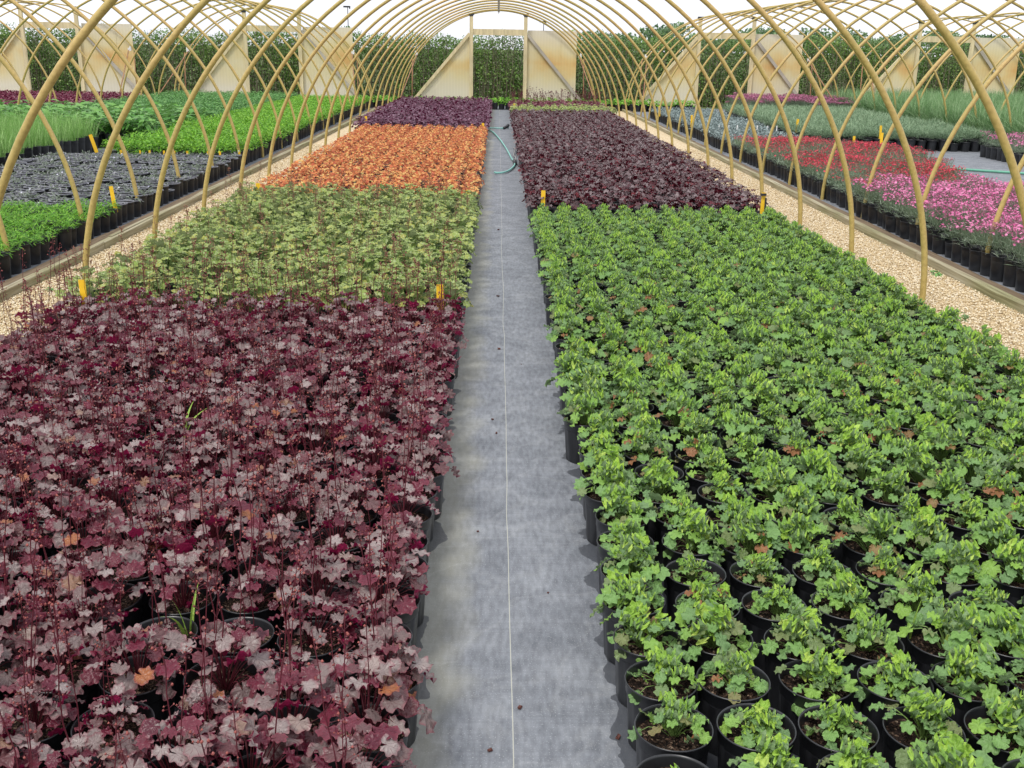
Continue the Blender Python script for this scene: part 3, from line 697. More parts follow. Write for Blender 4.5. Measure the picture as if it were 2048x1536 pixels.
for hn, xc, ys, st, nh in HOUSES:
    k = 0; ylast = ys
    for k in range(nh):
        y = ys+k*st
        if y > YE-.15: break
        sk = 0.0
        if hn == 'middle': sk = (.024, .024, .024, .016, .008, 0.0)[min(5, k//3)]
        o = obj('tunnel_hoop', hm[sk], None, (xc+(.09-.004*y if hn == 'middle' else .2*(1-k/nh) if hn == 'right' else 0), y, 0)); ylast = y
        tag(o, 'ochre pipe hoop of the %s tunnel, %s counting from the camera' % (hn, ORD[k]), 'hoop', 'bare hoops of the growing tunnels')
    # ridge pipe under the crowns with a clamp at every hoop
    e = obj('ridge_pipe', None, None, (xc, ys, HB-.045)); tag(e, 'long pipe under the crown of the %s tunnel hoops' % hn, 'pipe', 'ridge pipes of the tunnels')
    g = G(); tube(g, [(0, -.3, 0), (0, (ylast-ys)/2, 0), (0, ylast-ys+.25, 0)], .016, 8, 0, cap=True); obj('pipe', to_mesh('pipe', g, [M['hoop']]), e)
    for k in range(nh):
        if ys+k*st > YE-.15: break
        g = G(); box(g, (0, k*st, .02), (.05, .03, .085)); box(g, (.0, k*st, -.035), (.012, .012, .05)); obj('clamp', to_mesh('clamp', g, [M['galv']], False), e)
    # end hoop + framed end wall
    e = obj('end_wall', None, None, (xc, YE, 0)); tag(e, 'timber end frame with yellowed panels closing the %s tunnel' % hn, 'end wall', 'end walls of the tunnels')
    g = hoop_mesh(0.0, .0165); obj('end_hoop', to_mesh('end_hoop', g, [M['hoop']]), e)
    for s in (-1, 1):
        g = G(); box(g, (s*.70, -.05, 1.16), (.09, .07, 2.32)); obj('post', to_mesh('post', g, [M['lumber']], False), e)
        g = G(); box(g, (s*.70, -.05, 2.335), (.14, .085, .05)); box(g, (s*.70, -.05, 2.30), (.1, .09, .03)); obj('clamp', to_mesh('clamp', g, [M['black_cap']], False), e)
        # brace running from the post top down to the sill
        p0, p1 = np.array([s*.745, -.045, 1.86]), np.array([s*2.28, -.045, .10]); L = np.linalg.norm(p1-p0); d = (p1-p0)/L
        Rm = np.array([d, [0, 1, 0], np.cross(d, [0, 1, 0])]).T
        g = G(); box(g, (p0+p1)/2, (L, .045, .075), 0, Rm); obj('brace', to_mesh('brace', g, [M['lumber'] if s < 0 else M['lumber_side']], False), e)
        g = G()
        V = [(s*.745, .0, .06), (s*2.02, .0, .06), (s*2.02, .0, .36), (s*.745, .0, 1.82)]; V += [(a, b+.008, c) for a, b, c in V]
        T = [(0, 1, 2), (0, 2, 3), (4, 6, 5), (4, 7, 6), (0, 4, 5), (0, 5, 1), (1, 5, 6), (1, 6, 2), (2, 6, 7), (2, 7, 3), (3, 7, 4), (3, 4, 0)]
        if s < 0: T = [(a, c, b) for a, b, c in T]
        Va = np.array(V)[np.array(T).ravel()]; g.add(Va, np.arange(len(Va)).reshape(-1, 3), None, 0)
        obj('panel', to_mesh('panel', g, [M['sheet']], False), e)
        g = G(); box(g, (s*1.5, -.03, .05), (1.5, .045, .09)); obj('sill', to_mesh('sill', g, [M['lumber']], False), e)
    g = G(); box(g, (0, -.05, 1.90), (1.31, .045, .15)); obj('header', to_mesh('header', g, [M['lumber']], False), e)
    dr = G(); box(dr, (1.40, .10, 1.0), (1.28, .02, 1.92)); box(dr, (1.40, .118, 1.93), (1.28, .014, .05)); box(dr, (1.40, .118, .6), (1.28, .014, .05)); box(dr, (1.62, .086, 1.0), (.006, .006, 1.9))
    obj('sliding_door', to_mesh('sliding_door', dr, [M['sheet']], False), e)
    # bracing rods in the last bay
    for s, sn in ((-1, 'left'), (1, 'right')):
        g = G(); tube(g, [(s*2.08, -.4, 1.32), (s*2.43, -2.6, .1)], .014, 6, 0, cap=True); tube(g, [(s*2.2, -.35, 1.28), (s*2.22, -.5, .0)], .014, 6, 0, cap=True)
        b = obj('brace_pipe', None, None, (xc, YE, 0)); tag(b, 'rusty bracing pipes low on the %s side of the %s tunnel' % (sn, hn), 'brace', 'bracing pipes at the tunnel ends')
        obj('pipe', to_mesh('pipe', g, [M['rusty']]), b)
        g = G(); box(g, (s*2.1, -.38, 1.34), (.07, .06, .07)); box(g, (s*2.12, -.38, 1.39), (.03, .05, .05)); obj('clamp', to_mesh('clamp', g, [M['white_tag']], False), b)

# ---------------------------------------------------------------- hedge, trees, lamps
def hedge():
    g = G(); rng = RNG; x0, x1 = -21.0, 21.0
    cl = rng.uniform(-21, 21, 900); cz = rng.uniform(0, 1, 900)
    def top(x): return 1.78+.06*np.sin(x*.9)+.05*np.sin(x*2.7+1)+.04*np.sin(x*7.1)+.03*np.sin(x*17.3)+.002*x
    for i in range(2600):
        x = rng.uniform(x0, x1); h = top(x)*rng.uniform(.85, 1.10); y = rng.uniform(-.48, .35)
        tube(g, [(x, y, 0), (x+rng.normal(0, .05), y+rng.normal(0, .04), h*.5), (x+rng.normal(0, .10), y+rng.normal(0, .08), h)], .009, 3, 0, .5, r2=.003)
    n = 190000
    x = rng.uniform(x0, x1, n); z = top(x)*np.clip(rng.uniform(0, 1.06, n)+rng.normal(0, .015, n), .02, 1.09); y = rng.uniform(-.5, .6, n)
    # looser leaf cover near the top, denser bright patches
    dens = .5+.5*np.sin(x*1.7+z*2.2)*np.sin(x*.63+1.3)
    L = rng.uniform(.038, .072, n)*(.75+.4*dens)*np.where(z > top(x)*.98, .7, 1.0)*np.where(y > 0, 1.5, 1.0)
    az = rng.uniform(0, 6.28, n); el = rng.uniform(-1.1, .9, n)
    d = np.stack([np.cos(az)*np.cos(el), np.sin(az)*np.cos(el), np.sin(el)], -1)
    q = rng.normal(0, 1, (n, 3)); sd_ = np.cross(d, q); sd_ /= np.linalg.norm(sd_, axis=1)[:, None]
    P = np.stack([x, y, z], -1); W = (L*.34)[:, None]
    V = np.stack([P, P+d*L[:, None]*.5+sd_*W, P+d*L[:, None], P+d*L[:, None]*.5-sd_*W], 1).reshape(-1, 3)
    T = (np.array([(0, 1, 2), (0, 2, 3)])[None]+4*np.arange(n)[:, None, None]).reshape(-1, 3)
    tone = np.clip(.15+.4*dens+rng.normal(0, .26, n), 0, 1)
    A = np.zeros((n*4, 3)); A[:, 0] = np.repeat(tone, 4)
    g.add(V, T, A, 1)
    r = obj('hedge', None, None, (0, 31.3, 0)); tag(r, 'tall clipped twiggy green hedge running behind all the tunnels', 'hedge')
    V, T, A, K = g.arr()
    for nm, kk, mt in (('stems', 0, M['hedgetwig']), ('foliage', 1, M['hedgeleaf'])):
        T2 = T[K == kk]; u, inv = np.unique(T2, return_inverse=True)
        obj(nm, to_mesh(nm, (V[u], inv.reshape(-1, 3), A[u], np.zeros(len(T2), int)), [mt], False), r)
hedge()

def tree(x, y, h, wd, label, dens=1.0, seed=0):
    h *= .9
    rng = np.random.default_rng(seed+5)
    r = obj('tree', None, None, (x, y, 0)); tag(r, label, 'tree', 'trees beyond the hedge')
    g = G(); tube(g, [(0, 0, 0), (.1, 0, h*.3), (0, .1, h*.7)], h*.035, 7, 0, r2=h*.012)
    cs = []
    for i in range(16):
        a = i*2.4; rr = wd*.5*rng.uniform(.2, .8); cz = h*rng.uniform(.42, .9); rr *= 1.15-.6*max(0, (cz/h-.6)/.4)
        c = np.array([rr*math.cos(a), rr*math.sin(a), cz]); cs.append(c); tube(g, [(0, 0, h*rng.uniform(.2, .45)), c*[.5, .5, .8], c], h*.014, 4, 0, r2=h*.004)
    obj('trunk', to_mesh('trunk', g, [M['bark']]), r)
    n = int(2600*dens); ci = rng.integers(0, len(cs), n); C = np.array(cs)[ci]; v = rng.normal(0, 1, (n, 3)); v /= np.linalg.norm(v, axis=1)[:, None]
    P = C+v*(rng.uniform(.5, 1, n)[:, None]**.5)*np.array([wd*.2, wd*.2, h*.13])
    L = rng.uniform(.18, .42, n); d = rng.normal(0, 1, (n, 3)); d /= np.linalg.norm(d, axis=1)[:, None]; sd_ = np.cross(d, rng.normal(0, 1, (n, 3))); sd_ /= np.linalg.norm(sd_, axis=1)[:, None]
    V = np.stack([P, P+d*L[:, None]*.5+sd_*L[:, None]*.4, P+d*L[:, None], P+d*L[:, None]*.5-sd_*L[:, None]*.4], 1).reshape(-1, 3)
    T = (np.array([(0, 1, 2), (0, 2, 3)])[None]+4*np.arange(n)[:, None, None]).reshape(-1, 3)
    A = np.zeros((n*4, 3)); A[:, 0] = np.repeat(np.clip(rng.normal(.5, .25, n)+.15*np.sin(ci*3.0), 0, 1), 4)
    g = G(); g.add(V, T, A, 0); obj('crown', to_mesh('crown', g, [M['treeleaf']], False), r)
TREES = [(11.6, 118, 3.7, 8, 'low bushy tree beyond the hedge just right of the middle tunnel'), (18.4, 120, 4.8, 7.5, 'rounded green tree beyond the hedge between middle and right tunnels'),
         (24.5, 124, 4.0, 7, 'broad tree beyond the hedge behind the right tunnel header'), (30.5, 128, 4.9, 8, 'tree with a peaked crown beyond the hedge above the right end panel'),
         (36.0, 126, 4.7, 6, 'pale thin tree beyond the hedge right of the right end panel', .55), (40.5, 128, 4.8, 5, 'slender airy tree in the gap between the right tunnels', .5),
         (46.0, 130, 4.2, 8, 'low dark tree beyond the hedge left of the far right tunnel'), (52.0, 128, 5.0, 8, 'dense round tree beyond the hedge above the far right header'),
         (58.5, 132, 4.4, 8, 'wide low tree beyond the hedge behind the far right tunnel'), (64.5, 126, 6.0, 9, 'tallest tree at the right end of the hedge'), (72.0, 130, 6.4, 9, 'last tree past the right end of the hedge')]
for i, t in enumerate(TREES): tree(*t[:5], *(t[5:] or ()), seed=i*3)

for x, y, z, lb in ((6.1, 150, 5.0, 'slim street lamp with a flat dark head above the middle end door'), (-20.3, 150, 6.5, 'slim street lamp with a flat dark head left of the middle tunnel')):
    e = obj('street_lamp', None, None, (x, y, 0)); tag(e, lb, 'street lamp', 'distant street lamps')
    g = G(); tube(g, [(0, 0, 0), (0, 0, z)], .07, 8, 0, r2=.05); obj('pole', to_mesh('pole', g, [M['black_cap']]), e)
    g = G(); box(g, (-.1, 0, z+.05), (.9, .4, .2)); box(g, (.28, 0, z-.05), (.14, .2, .35)); obj('lamp_head', to_mesh('lamp_head', g, [M['black_cap']], False), e)

# ---------------------------------------------------------------- middle tunnel beds
V = np.random.default_rng
red_f = [heuchera(V(100+i), n=28+i % 6, R=.0285, spread=.097, h0=.03, h1=.115, notch=.2, ruffle=.18, cup=-.05, na=33, rings=3, tilt=(-.25, .8), tones=(.0, 1.0), wild=.24) for i in range(10)]
red_s = [stalk(V(130+i), H, r=.0016, buds=16, br=.0028) for i, H in enumerate((.34, .40, .44, .47, .28))]
red_pts = grid(-.17-12*.175, -.17, 1.25, 5.3)
def red_label(p):
    if p[0] > -.36: return 'potted silver and wine leaved plant in the column along the path edge'
    if p[0] < -2.05: return 'potted silver and wine leaved plant in the outer column by the gravel'
    if p[1] > 5.0: return 'potted silver and wine leaved plant next to the variegated block'
    return 'potted silver and wine leaved plant inside the purple block'
part_bed('purple_leaved_plant', 'potted plant', red_label, 'pots of silver and wine leaved plants', red_pts, red_f, [M['silverred'], M['redstem']], red_s, [M['redstem'], M['redbud']], (1, 3),
         'potted silver and wine leaved plants at the near corner of the block', special=lambda p: .5 if (abs(p[0]+.66) < .17 and abs(p[1]-2.18) < .13) else (.66 if random.random() < .07 else 1.0))

gr_f = [heuchera(V(200+i), n=25+i % 5, R=.0262, spread=.092, h0=.015, h1=.066, notch=.24, ruffle=.2, cup=.05, na=31, rings=3, tilt=(-.05, .8), tones=(.0, .58), inner=24+i % 6, wild=.08) for i in range(10)]
gr_pts = grid(.285, .285+12*.175, 1.25, 9.0)
def gr_label(p):
    if p[0] < .46: return 'potted green ruffled plant in the column along the path edge'
    if p[0] > 2.2: return 'potted green ruffled plant in the outer column by the right gravel'
    return 'potted green ruffled plant inside the near right block'
part_bed('green_leaved_plant', 'potted plant', gr_label, 'pots of green ruffled plants', gr_pts, gr_f, [M['green'], M['greenstem']], None, None, (0, 0), 'potted green ruffled plants filling the back of the right block',
         special=lambda p: (.72 if random.random() < .10 else 1.0)*min(1.05, .86+.09*max(0, p[1]-1.8))*(.85 if p[1] < 2.1 and p[0] < .5 else 1.0))

va_f = [heuchera(V(300+i), n=25, R=.031, spread=.105, h0=.05, h1=.16, notch=.32, ruffle=.15, cup=.05, na=17, rings=1, tilt=(-.3, .95), tones=(.02, .95), wild=.15) for i in range(8)]
va_s = [stalk(V(330+i), H, r=.0017, buds=26, br=.0036) for i, H in enumerate((.24, .30, .34))]
va_pts = grid(-.17-12*.175, -.17, 5.36, 9.6)
part_bed('variegated_plant', 'potted plant', lambda p: 'potted green and cream mottled plant %s' % ('along the path edge' if p[0] > -.36 else 'by the left gravel' if p[0] < -2.05 else 'inside the mottled block'),
         'pots of green and cream mottled plants', va_pts, va_f, [M['varieg'], M['greenstem']], va_s, [M['brownstem'], M['brownbud']], (0, 1), 'green and cream mottled plants at the back of their block', soils=False)

or_f = [heuchera(V(400+i), n=33, R=.0225, spread=.098, h0=.03, h1=.12, nl=5, notch=.35, ruffle=.16, na=11, rings=1, tilt=(-.3, .9), tones=(.0, .9), wild=.2, stems=False) for i in range(8)]
single_bed('amber_plant', 'potted plant', 'potted amber and orange leaved plant in the orange block', 'pots of amber leaved plants', grid(-.17-12*.175, -.17, 9.72, 18.2), or_f, [M['orange'], M['redstem']],
           stufflabel='amber and orange leaved plants filling the back of the orange block')
da_f = [heuchera(V(500+i), n=19, R=.037, spread=.11, h0=.04, h1=.15, nl=5, notch=.5, ruffle=.22, cup=-.15, na=16, rings=1, tilt=(-.3, .9), tones=(.0, 1), wild=.12, point=1.2, stems=False) for i in range(8)]
single_bed('black_leaved_plant', 'potted plant', 'potted near black leaved plant in the dark right block', 'pots of near black plants', grid(.285, .285+12*.175, 9.12, 22.8), da_f, [M['dark'], M['redstem']],
           stufflabel='near black leaved plants filling the back of the right block')
pl_f = [heuchera(V(600+i), n=17, R=.037, spread=.11, h0=.05, h1=.17, nl=5, notch=.45, ruffle=.2, cup=-.1, na=12, rings=1, tilt=(-.3, .9), tones=(.0, 1), wild=.15, stems=False) for i in range(6)]
single_bed('plum_plant', 'potted plant', 'potted plum purple plant beyond the orange block', 'pots of plum purple plants', grid(-.17-13*.175, -.17, 18.35, 27.6), pl_f, [M['plum'], M['redstem']],
           stufflabel='plum purple plants at the far end of the left block')
fg_f = [heuchera(V(650+i), n=18, R=.034, spread=.10, h0=.06, h1=.18, nl=5, notch=.3, na=9, rings=1, tones=(.2, .9), stems=False) for i in range(4)]
single_bed('small_green_plant', 'potted plant', 'small pale green potted plant behind the near black block', 'small green pots behind the dark block', grid(.285, .285+13*.175, 22.95, 24.3), fg_f, [M['varieg'], M['greenstem']])
rs_f = []
for i in range(5):
    g = heuchera(V(670+i), n=16, R=.033, spread=.1, h0=.03, h1=.13, nl=5, notch=.4, na=9, rings=1, tones=(.1, .8), stems=False)
    for q in range((2, 0, 1, 0, 1)[i]):
        s = stalk(V(700+i*5+q), .36+.07*q, r=.0025, buds=12, br=.006); g.merge(s, None, (.03*q-.03, .02*(q % 2), 0), np.array([1, 1]))
    rs_f.append(g)
single_bed('red_stalked_plant', 'potted plant', 'potted rosy plant with tall red flower stalks by the end wall', 'pots with tall red flower stalks', grid(.285, .285+13*.175, 24.4, 27.7), rs_f, [M['rosy'], M['redstem']])
cg_f = [heuchera(V(720+i), n=20, R=.034, spread=.1, h0=.03, h1=.14, nl=5, notch=.3, na=9, rings=1, tones=(.3, 1.), stems=False) for i in range(4)]
single_bed('leafy_green_plant', 'potted plant', 'bright leafy green potted plant in the row across the path end', 'green pots across the end of the path', grid(-4.2, 5.0, 27.8, 28.4), cg_f, [M['fresh'], M['greenstem']])

# ---------------------------------------------------------------- left tunnel beds
f = [strapball(V(800+i), 150, .045, .007, .10, .085, (-.2, 1.2), (.1, 1)) for i in range(6)]
single_bed('feathery_green_plant', 'potted plant', 'feathery bright green potted plant in the near left tunnel block', 'feathery green pots in the left tunnel', grid(-3.2-17*.168, -3.2, 4.6, 8.9, .168, .168), f, [M['fresh']],
           edge=lambda p: 'feathery bright green pot in the column beside the left edging boards' if p[0] > -3.38 else None, stufflabel='feathery green pots further inside the left tunnel')
f = []
for i in range(8):
    r = V(830+i); g = G()
    g = strapball(r, (5, 14, 24, 30, 40, 26, 22, 60)[i], .05, .011, .06, .065, (-.2, 1.2), (.2, .9))
    if i in (3,):
        for q in range(2): flower(g, (r.normal(0, .03), r.normal(0, .03), .07), .011, 1, r.random(), r)
    f.append(g)
single_bed('sparse_pot', 'pot', 'black pot with hardly any growth in the left tunnel', 'nearly bare pots in the left tunnel', grid(-3.2-14*.168, -3.2, 8.98, 13.5, .168, .168, miss=0), f, [M['dusky'], M['whiteflower']], rim=M['rim_lit'],
           edge=lambda p: 'black pot at the edging boards, hardly any growth' if p[0] > -3.38 else None, stufflabel='nearly bare pots filling the gaps of the left tunnel')
f = [blades(V(860+i), 90, .27, .0045, .075, .3, .35, 3) for i in range(5)]
single_bed('chive_plant', 'potted plant', 'pot of upright chive like blades in the left tunnel', 'pots of upright green blades', grid(-5.70-12*.245, -5.70, 8.2, 15.6, .245, .245), f, [M['chive']], size=1.42, edge=lambda p: 'pot of upright chive like blades at the block edge facing the bare pots' if p[0] > -5.83 else None,
           stufflabel='upright green blades deeper in the left tunnel')
f = [strapball(V(880+i), 85, .055, .018, .2, .10, (-.3, 1.0), (.0, 1)) for i in range(5)]
single_bed('lime_green_plant', 'potted plant', 'bushy lime green potted plant in the left tunnel', 'lime green pots in the left tunnel', grid(-3.25-10*.175, -3.25, 13.6, 27.6), f, [M['lime']],
           edge=lambda p: 'bushy lime green potted plant in the column by the left edging' if p[0] > -3.43 else None, stufflabel='lime green plants toward the end of the left tunnel')
f = [strapball(V(900+i), 30, .17, .05, .26, .11, (.0, 1.0), (.0, 1), droop=.5, seg=3) for i in range(5)]
single_bed('broad_leaved_plant', 'potted plant', 'broad dark green leaved plant behind the upright blades', 'broad leaved pots in the left tunnel', grid(-9.6, -5.15, 15.9, 19.5, .25, .25), f, [M['broad']], size=1.2, stufflabel='broad leaved plants deeper in the left tunnel')
f = [strapball(V(920+i), 80, .06, .022, .24, .11, (-.2, 1.0), (.0, 1)) for i in range(5)]
single_bed('mid_green_plant', 'potted plant', 'soft mid green potted plant near the left tunnel end', 'mid green pots at the left tunnel end', grid(-8.3, -5.08, 19.6, 27.9, .19, .19), f, [M['midgreen']], stufflabel='mid green plants at the end of the left tunnel')
f = [heuchera(V(940+i), n=22, R=.036, spread=.11, h0=.05, h1=.2, nl=5, notch=.3, na=9, rings=1, tones=(0, .9), wild=.3, tilt=(-.4, .9), stems=False) for i in range(5)]
single_bed('wine_red_plant', 'potted plant', 'wine red potted plant at the far left', 'wine red pots at the far left', grid(-14.2, -8.6, 17.2, 26.8, .19, .19), f, [M['deepred'], M['redstem']], stufflabel='wine red plants filling the far left tunnel')

# ---------------------------------------------------------------- right tunnel beds
f = [pinks(V(1000+i), 170, .14, .12, 78, .0125, .09, 8) for i in range(7)]
single_bed('pink_flowered_plant', 'potted plant', 'potted pink flowered cushion plant in the right tunnel', 'pots of pink flowered cushions', grid(3.46, 3.46+12*.17, 4.4, 10.1, .17, .17), f, [M['pink_base'], M['pinkflower'], M['bud']],
           edge=lambda p: 'pink flowered cushion plant in the column by the right edging boards' if p[0] < 3.63 else None, stufflabel='pink flowered cushions further along the right tunnel')
f = [pinks(V(1020+i), 150, .12, .11, (8, 14, 24, 36, 52, 70)[i], .012, .06, 22) for i in range(6)]
def red_pick(x, y):
    v = math.sin(x*2.3+y*1.9)+math.sin(x*4.1-y*2.7+1)+RNG.normal(0, .5)
    return int(np.clip((v+1.6)*1.7, 0, 5))
def red_keep(x, y): return x < min(4.75+.22*(y-10)+.08*math.sin(y*3), 5.65-.55*(y-14.6))
single_bed('red_flowered_plant', 'potted plant', 'potted red flowered cushion plant in the right tunnel', 'pots of red flowered cushions', grid(3.5, 3.5+17*.17, 10.16, 16.1, .17, .17, keep=red_keep), f, [M['pink_base'], M['redflower'], M['bud']], pick=red_pick,
           edge=lambda p: 'red flowered cushion plant in the column by the right edging boards' if p[0] < 3.67 else None, stufflabel='red flowered cushions deeper in the right tunnel')
f = [strapball(V(1040+i), 60, .05, .014, .12, .085, (-.1, 1.2), (.0, 1)) for i in range(5)]
single_bed('silver_blue_plant', 'potted plant', 'silver blue potted plant in the right tunnel', 'silver blue pots in the right tunnel', grid(3.55, 3.55+10*.172, 16.2, 25.4, keep=lambda x, y: x < 4.75+.03*(y-16)), f, [M['bluegrey']],
           edge=lambda p: 'silver blue potted plant in the column by the right edging' if p[0] < 3.72 else None, stufflabel='silver blue plants toward the end of the right tunnel')
f = [strapball(V(1060+i), 190, .09, .006, .2, .11, (.3, 1.5), (.0, 1)) for i in range(5)]
single_bed('grey_green_plant', 'potted plant', 'soft grey green needle leaved potted plant', 'grey green needle leaved pots', grid(5.05, 8.1, 17.4, 25.2, .18, .18, keep=lambda x, y: x > 5.05+.02*(y-17)), f, [M['greygreen']],
           edge=lambda p: 'grey green needle leaved pot in the front row facing the bare floor' if p[1] < 17.6 else None, stufflabel='grey green needle leaved plants further back')
f = [pinks(V(1080+i), 60, .24, .11, 60, .018, .07, 0) for i in range(5)]
single_bed('mauve_flowered_plant', 'potted plant', 'potted mauve flowered plant near the right end wall', 'pots of mauve flowers', grid(5.9, 9.2, 25.4, 28.3, .19, .19), f, [M['pink_base'], M['mauveflower'], M['bud']], stufflabel='mauve flowered plants near the right end wall')
f = [blades(V(1100+i), 110, .62, .011, .12, .5, .6, 4) for i in range(5)]
single_bed('tall_grass_plant', 'potted plant', 'tall arching grass in a pot in the far right tunnel', 'pots of tall arching grass', grid(8.4, 13.6, 15.5, 27.8, .26, .26, keep=lambda x, y: x > 8.4+.0*y), f, [M['reed']], stufflabel='tall arching grasses deeper in the far right tunnel')
f = [pinks(V(1120+i), 120, .13, .10, 30, .014, .09, 0) for i in range(3)]
single_bed('magenta_potted_plant', 'potted plant', 'magenta flowered pot standing apart on the bare floor', 'magenta pots on the bare floor', grid(7.5, 9.0, 15.2, 16.6, .18, .18), f, [M['pink_base'], M['pinkflower'], M['bud']])

# ---------------------------------------------------------------- tags, hose, weeds, chips
def tag_mesh(name, w, h, mat, lean, bend=0.0, fold=False):
    g = G(); t = .0012
    sec = [(-.012, .0), (-w*.5*.35, .10*h/.16), (-w*.5, .35*h), (-w*.5, h)] if not fold else [(-w*.5, 0), (-w*.5, .3*h), (-w*.5, .6*h), (-w*.5, h)]
    V = []
    for i, (x, z) in enumerate(sec):
        y = bend*(z/h)**2*h
        for sx in (x, -x):
            V += [(sx, y-t, z), (sx, y+t, z)]
    n = len(sec); T = []
    for i in range(n-1):
        a = 4*i; b = a+4     # verts: L front, L back, R front, R back
        T += [(a, a+2, b+2), (a, b+2, b), (a+1, b+3, a+3), (a+1, b+1, b+3), (a, b, b+1), (a, b+1, a+1), (a+2, a+3, b+3), (a+2, b+3, b+2)]
    e = 4*(n-1); T += [(e, e+2, e+3), (e, e+3, e+1)]
    V = np.array(V, float)[np.array(T).ravel()]
    Rm = np.array(Matrix.Rotation(lean, 3, 'Y')); g.add(V @ Rm.T, np.arange(len(V)).reshape(-1, 3), None, 0)
    return to_mesh(name, g, [mat], False)
TAGS = [(-2.147, 9.52, .15, .17, 'yellow stake tag at the outer gravel corner of the mottled block', .05), (-2.13, 5.35, .16, .17, 'yellow stake tag by the gravel between purple and mottled blocks', -.08),
        (-.29, 5.36, .155, .17, 'yellow stake tag at the path corner of the purple block', 0), (.40, 9.12, .14, .2, 'yellow stake tag at the path corner of the green block', .0),
        (2.30, 9.1, .13, .22, 'yellow stake tag with black clip by the right gravel', .03), (-.24, 18.27, .16, .17, 'yellow stake tag where orange meets plum by the path', -.05),
        (-.27, 9.63, .13, .14, 'yellow stake tag half hidden between mottled and orange plants', .05), (-4.95, 13.3, .2, .28, 'tall yellow stake tag at the corner of the bare pots, left tunnel', -.25),
        (-3.22, 8.95, .13, .22, 'yellow stake tag at the boards between feathery green and bare pots', -.15), (-3.05, 6.35, .14, .28, 'yellow stake tag leaning among the nearest left tunnel pots', -.3),
        (5.36, 23.37, .2, .3, 'yellow stake tag between silver blue and grey green plants', 0), (5.15, 18.5, .2, .28, 'yellow stake tag at the back corner of the silver blue block', .05),
        (5.4, 16.2, .16, .2, 'short yellow tag behind the red flowers', 0), (5.85, 16.3, .16, .26, 'yellow tag behind the red flowers near the bare floor', 0), (6.2, 17.35, .2, .26, 'yellow tag in front of the grey green row', 0),
        (3.50, 23.4, .15, .28, 'far yellow tag among silver blue plants by the edging', 0), (3.62, 20.1, .15, .28, 'middle yellow tag among silver blue plants by the edging', 0),
        (.37, 24.3, .15, .24, 'yellow tag at the path corner of the red stalked plants', .0), (-2.3, 18.9, .15, .24, 'yellow tag by the gravel beside the plum plants', .0)]
for x, y, z0, h, lb, ln in TAGS:
    big = y > 12
    o = obj('stake_tag', tag_mesh('stake_tag', .036 if not big else .042, h*(.8 if big else 1), M['yellow'], ln, .06, fold=True), None, (x, y, z0), RNG.normal(.1, .2)); tag(o, lb, 'plant tag', 'yellow stake tags')
    if lb.startswith('yellow stake tag with black'):
        g = G(); box(g, (.024, -.004, h*.45), (.014, .01, h*.7)); box(g, (0, -.006, h*.93), (.05, .012, .02)); c = obj('clip', to_mesh('clip', g, [M['black_cap']], False), o)
sm_ = tag_mesh('small_tag', .026, .085, M['yellow'], 0.0, .0, True)
for x in (-4.73, -4.49, -4.37, -4.19, -4.06, -3.90, -3.64, -3.49, -3.25):
    o = obj('small_tag', sm_, None, (x, 13.52, .13), RNG.normal(0, .3)); tag(o, 'small yellow tag in front of the lime green plants', 'plant tag', 'small yellow tags before the lime plants')
sm_ = tag_mesh('white_tag', .022, .09, M['white_tag'], 0.0, .0, True)
for x in (3.59, 3.86, 4.03, 4.18, 4.36, 4.53, 4.71, 4.87):
    o = obj('white_tag', sm_, None, (x, 18.75, .2), RNG.normal(0, .2)); tag(o, 'small white tag standing in the row of silver blue plants', 'plant tag', 'white tags among the silver blue plants')

def smooth_path(P, n=10):
    P = np.asarray(P, float); out = []
    Q = np.concatenate([[2*P[0]-P[1]], P, [2*P[-1]-P[-2]]])
    for i in range(1, len(Q)-2):
        for t in np.linspace(0, 1, n, endpoint=False):
            a, b, c, d = Q[i-1], Q[i], Q[i+1], Q[i+2]
            out.append(.5*((2*b)+(-a+c)*t+(2*a-5*b+4*c-d)*t*t+(-a+3*b-3*c+d)*t**3))
    out.append(P[-1]); return np.array(out)
e = obj('garden_hose', None, None, (0, 0, 0)); tag(e, 'teal garden hose curling across the path beside the dark plants', 'hose')
z = .026
g = G(); tube(g, smooth_path([(-.25, 20.5, z), (-.145, 20.35, z), (-.06, 19.7, z), (.05, 18.2, z), (.14, 16.6, z), (.20, 15.2, z), (.235, 14.4, z), (.21, 13.95, z), (.14, 13.5, z), (.07, 13.3, z), (0, 13.25, z), (-.03, 13.3, z)]), .012, 8, 0, cap=True); obj('hose_run', to_mesh('hose_run', g, [M['hose']]), e)
g = G(); tube(g, smooth_path([(-.24, 20.95, z), (-.1, 21.0, z), (.02, 20.95, z), (.12, 20.98, z), (.22, 21.1, z)]), .011, 8, 0, cap=True); obj('hose_run', to_mesh('hose_run', g, [M['hose']]), e)
g = G(); tube(g, [(.235, 14.75, z), (.245, 14.55, z), (.24, 14.35, z)], .026, 8, 0, cap=True); obj('coupling', to_mesh('coupling', g, [M['black_cap']]), e)
g = G(); tube(g, [(.12, 20.96, z), (.17, 21.03, z+.02), (.21, 21.1, z+.05)], .03, 8, 0, cap=True); obj('coupling', to_mesh('coupling', g, [M['black_cap']]), e)
g = G(); tube(g, smooth_path([(.24, 14.4, z), (.26, 15.0, z+.02), (.24, 15.6, z), (.27, 16.2, z+.03), (.25, 16.8, z)]), .007, 6, 0, cap=True); obj('chain', to_mesh('chain', g, [M['galv']]), e)
e = obj('garden_hose', None, None, (0, 0, 0)); tag(e, 'green garden hose lying on the bare floor of the right tunnel', 'hose')
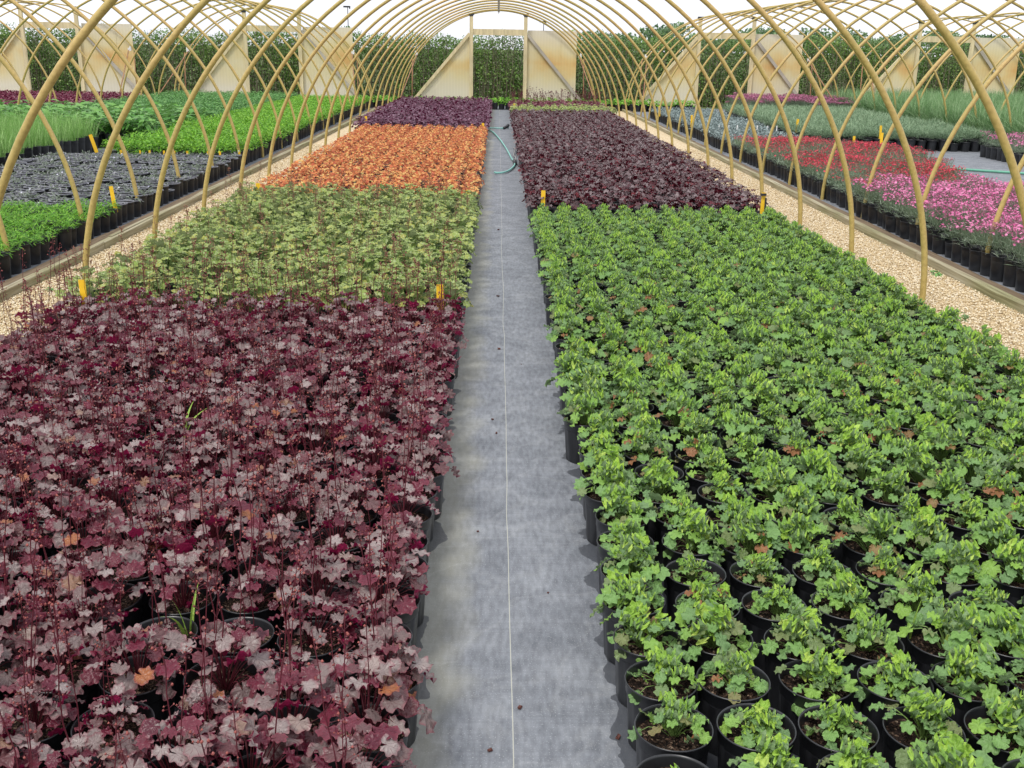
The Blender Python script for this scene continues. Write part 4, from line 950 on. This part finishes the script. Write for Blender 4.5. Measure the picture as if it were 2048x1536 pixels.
g = G(); tube(g, smooth_path([(5.9, 14.9, z), (6.3, 14.5, z), (6.75, 14.2, z), (7.3, 13.9, z), (8.2, 13.7, z)]), .017, 8, 0, cap=True); obj('hose_run', to_mesh('hose_run', g, [M['hose_green']]), e)

def weed(p, H, n, label, seed, lean=.8):
    g = blades(V(seed), n, H, .011, .012, lean, .9, 7, (0.2, 1))
    o = obj('grass_weed', to_mesh('grass_weed', g, [M['grassblade']]), None, p); tag(o, label, 'weed')
weed((-.735, 2.25, SOIL_Z), .15, 4, 'lime green grass weed arching from a thinly grown purple block pot', 47, .5)
weed((-1.12, 3.55, .15), .16, 2, 'thin pale grass weed sticking up amid the purple plants', 44, .5)
weed((1.02, 2.25, SOIL_Z), .17, 2, 'single upright grass blade among the near green plants', 43, .1)
for i in range(16):
    r = V(900+i); sd0 = i % 2; x = r.uniform(-2.9, -2.35) if sd0 else r.choice([3.16, 3.12, 2.75]); y = r.uniform(5, 15)
    g = strapball(r, 14+int(r.integers(14)), .03, .012, .03, .03, (-.3, .8), (.1, .9))
    o = obj('gravel_weed', to_mesh('gravel_weed', g, [M['midgreen']]), None, (x, y, .012), 0, r.uniform(.6, 1.3)); tag(o, 'small green weed in the %s gravel strip' % ('left' if sd0 else 'right'), 'weed', 'small weeds in the gravel')
for i, (x, y, s) in enumerate([(.068, 2.145, .011), (-.002, 1.985, .01), (.29, 2.034, .012), (.014, 6.5, .016), (.02, 5.272, .014), (.018, 9.058, .02), (-.008, 4.18, .01), (.009, 4.017, .01), (-.05, 3.1, .007), (.16, 2.7, .006), (.13, 5.0, .006)]):
    g = G(); r = V(70+i); box(g, (0, 0, 0), (s, s*.6, s*.35), 0, np.array(Matrix.Rotation(r.uniform(0, .4), 3, 'X'))); 
    g2 = g.arr(); g2 = (g2[0]+r.normal(0, s*.06, g2[0].shape), *g2[1:])
    o = obj('bark_chip', to_mesh('bark_chip', g2, [M['chip']], False), None, (x, y, .007+s*.15), r.uniform(0, 6)); tag(o, 'small bark chip lying on the fabric path', 'bark chip', 'bark chips scattered on the path')
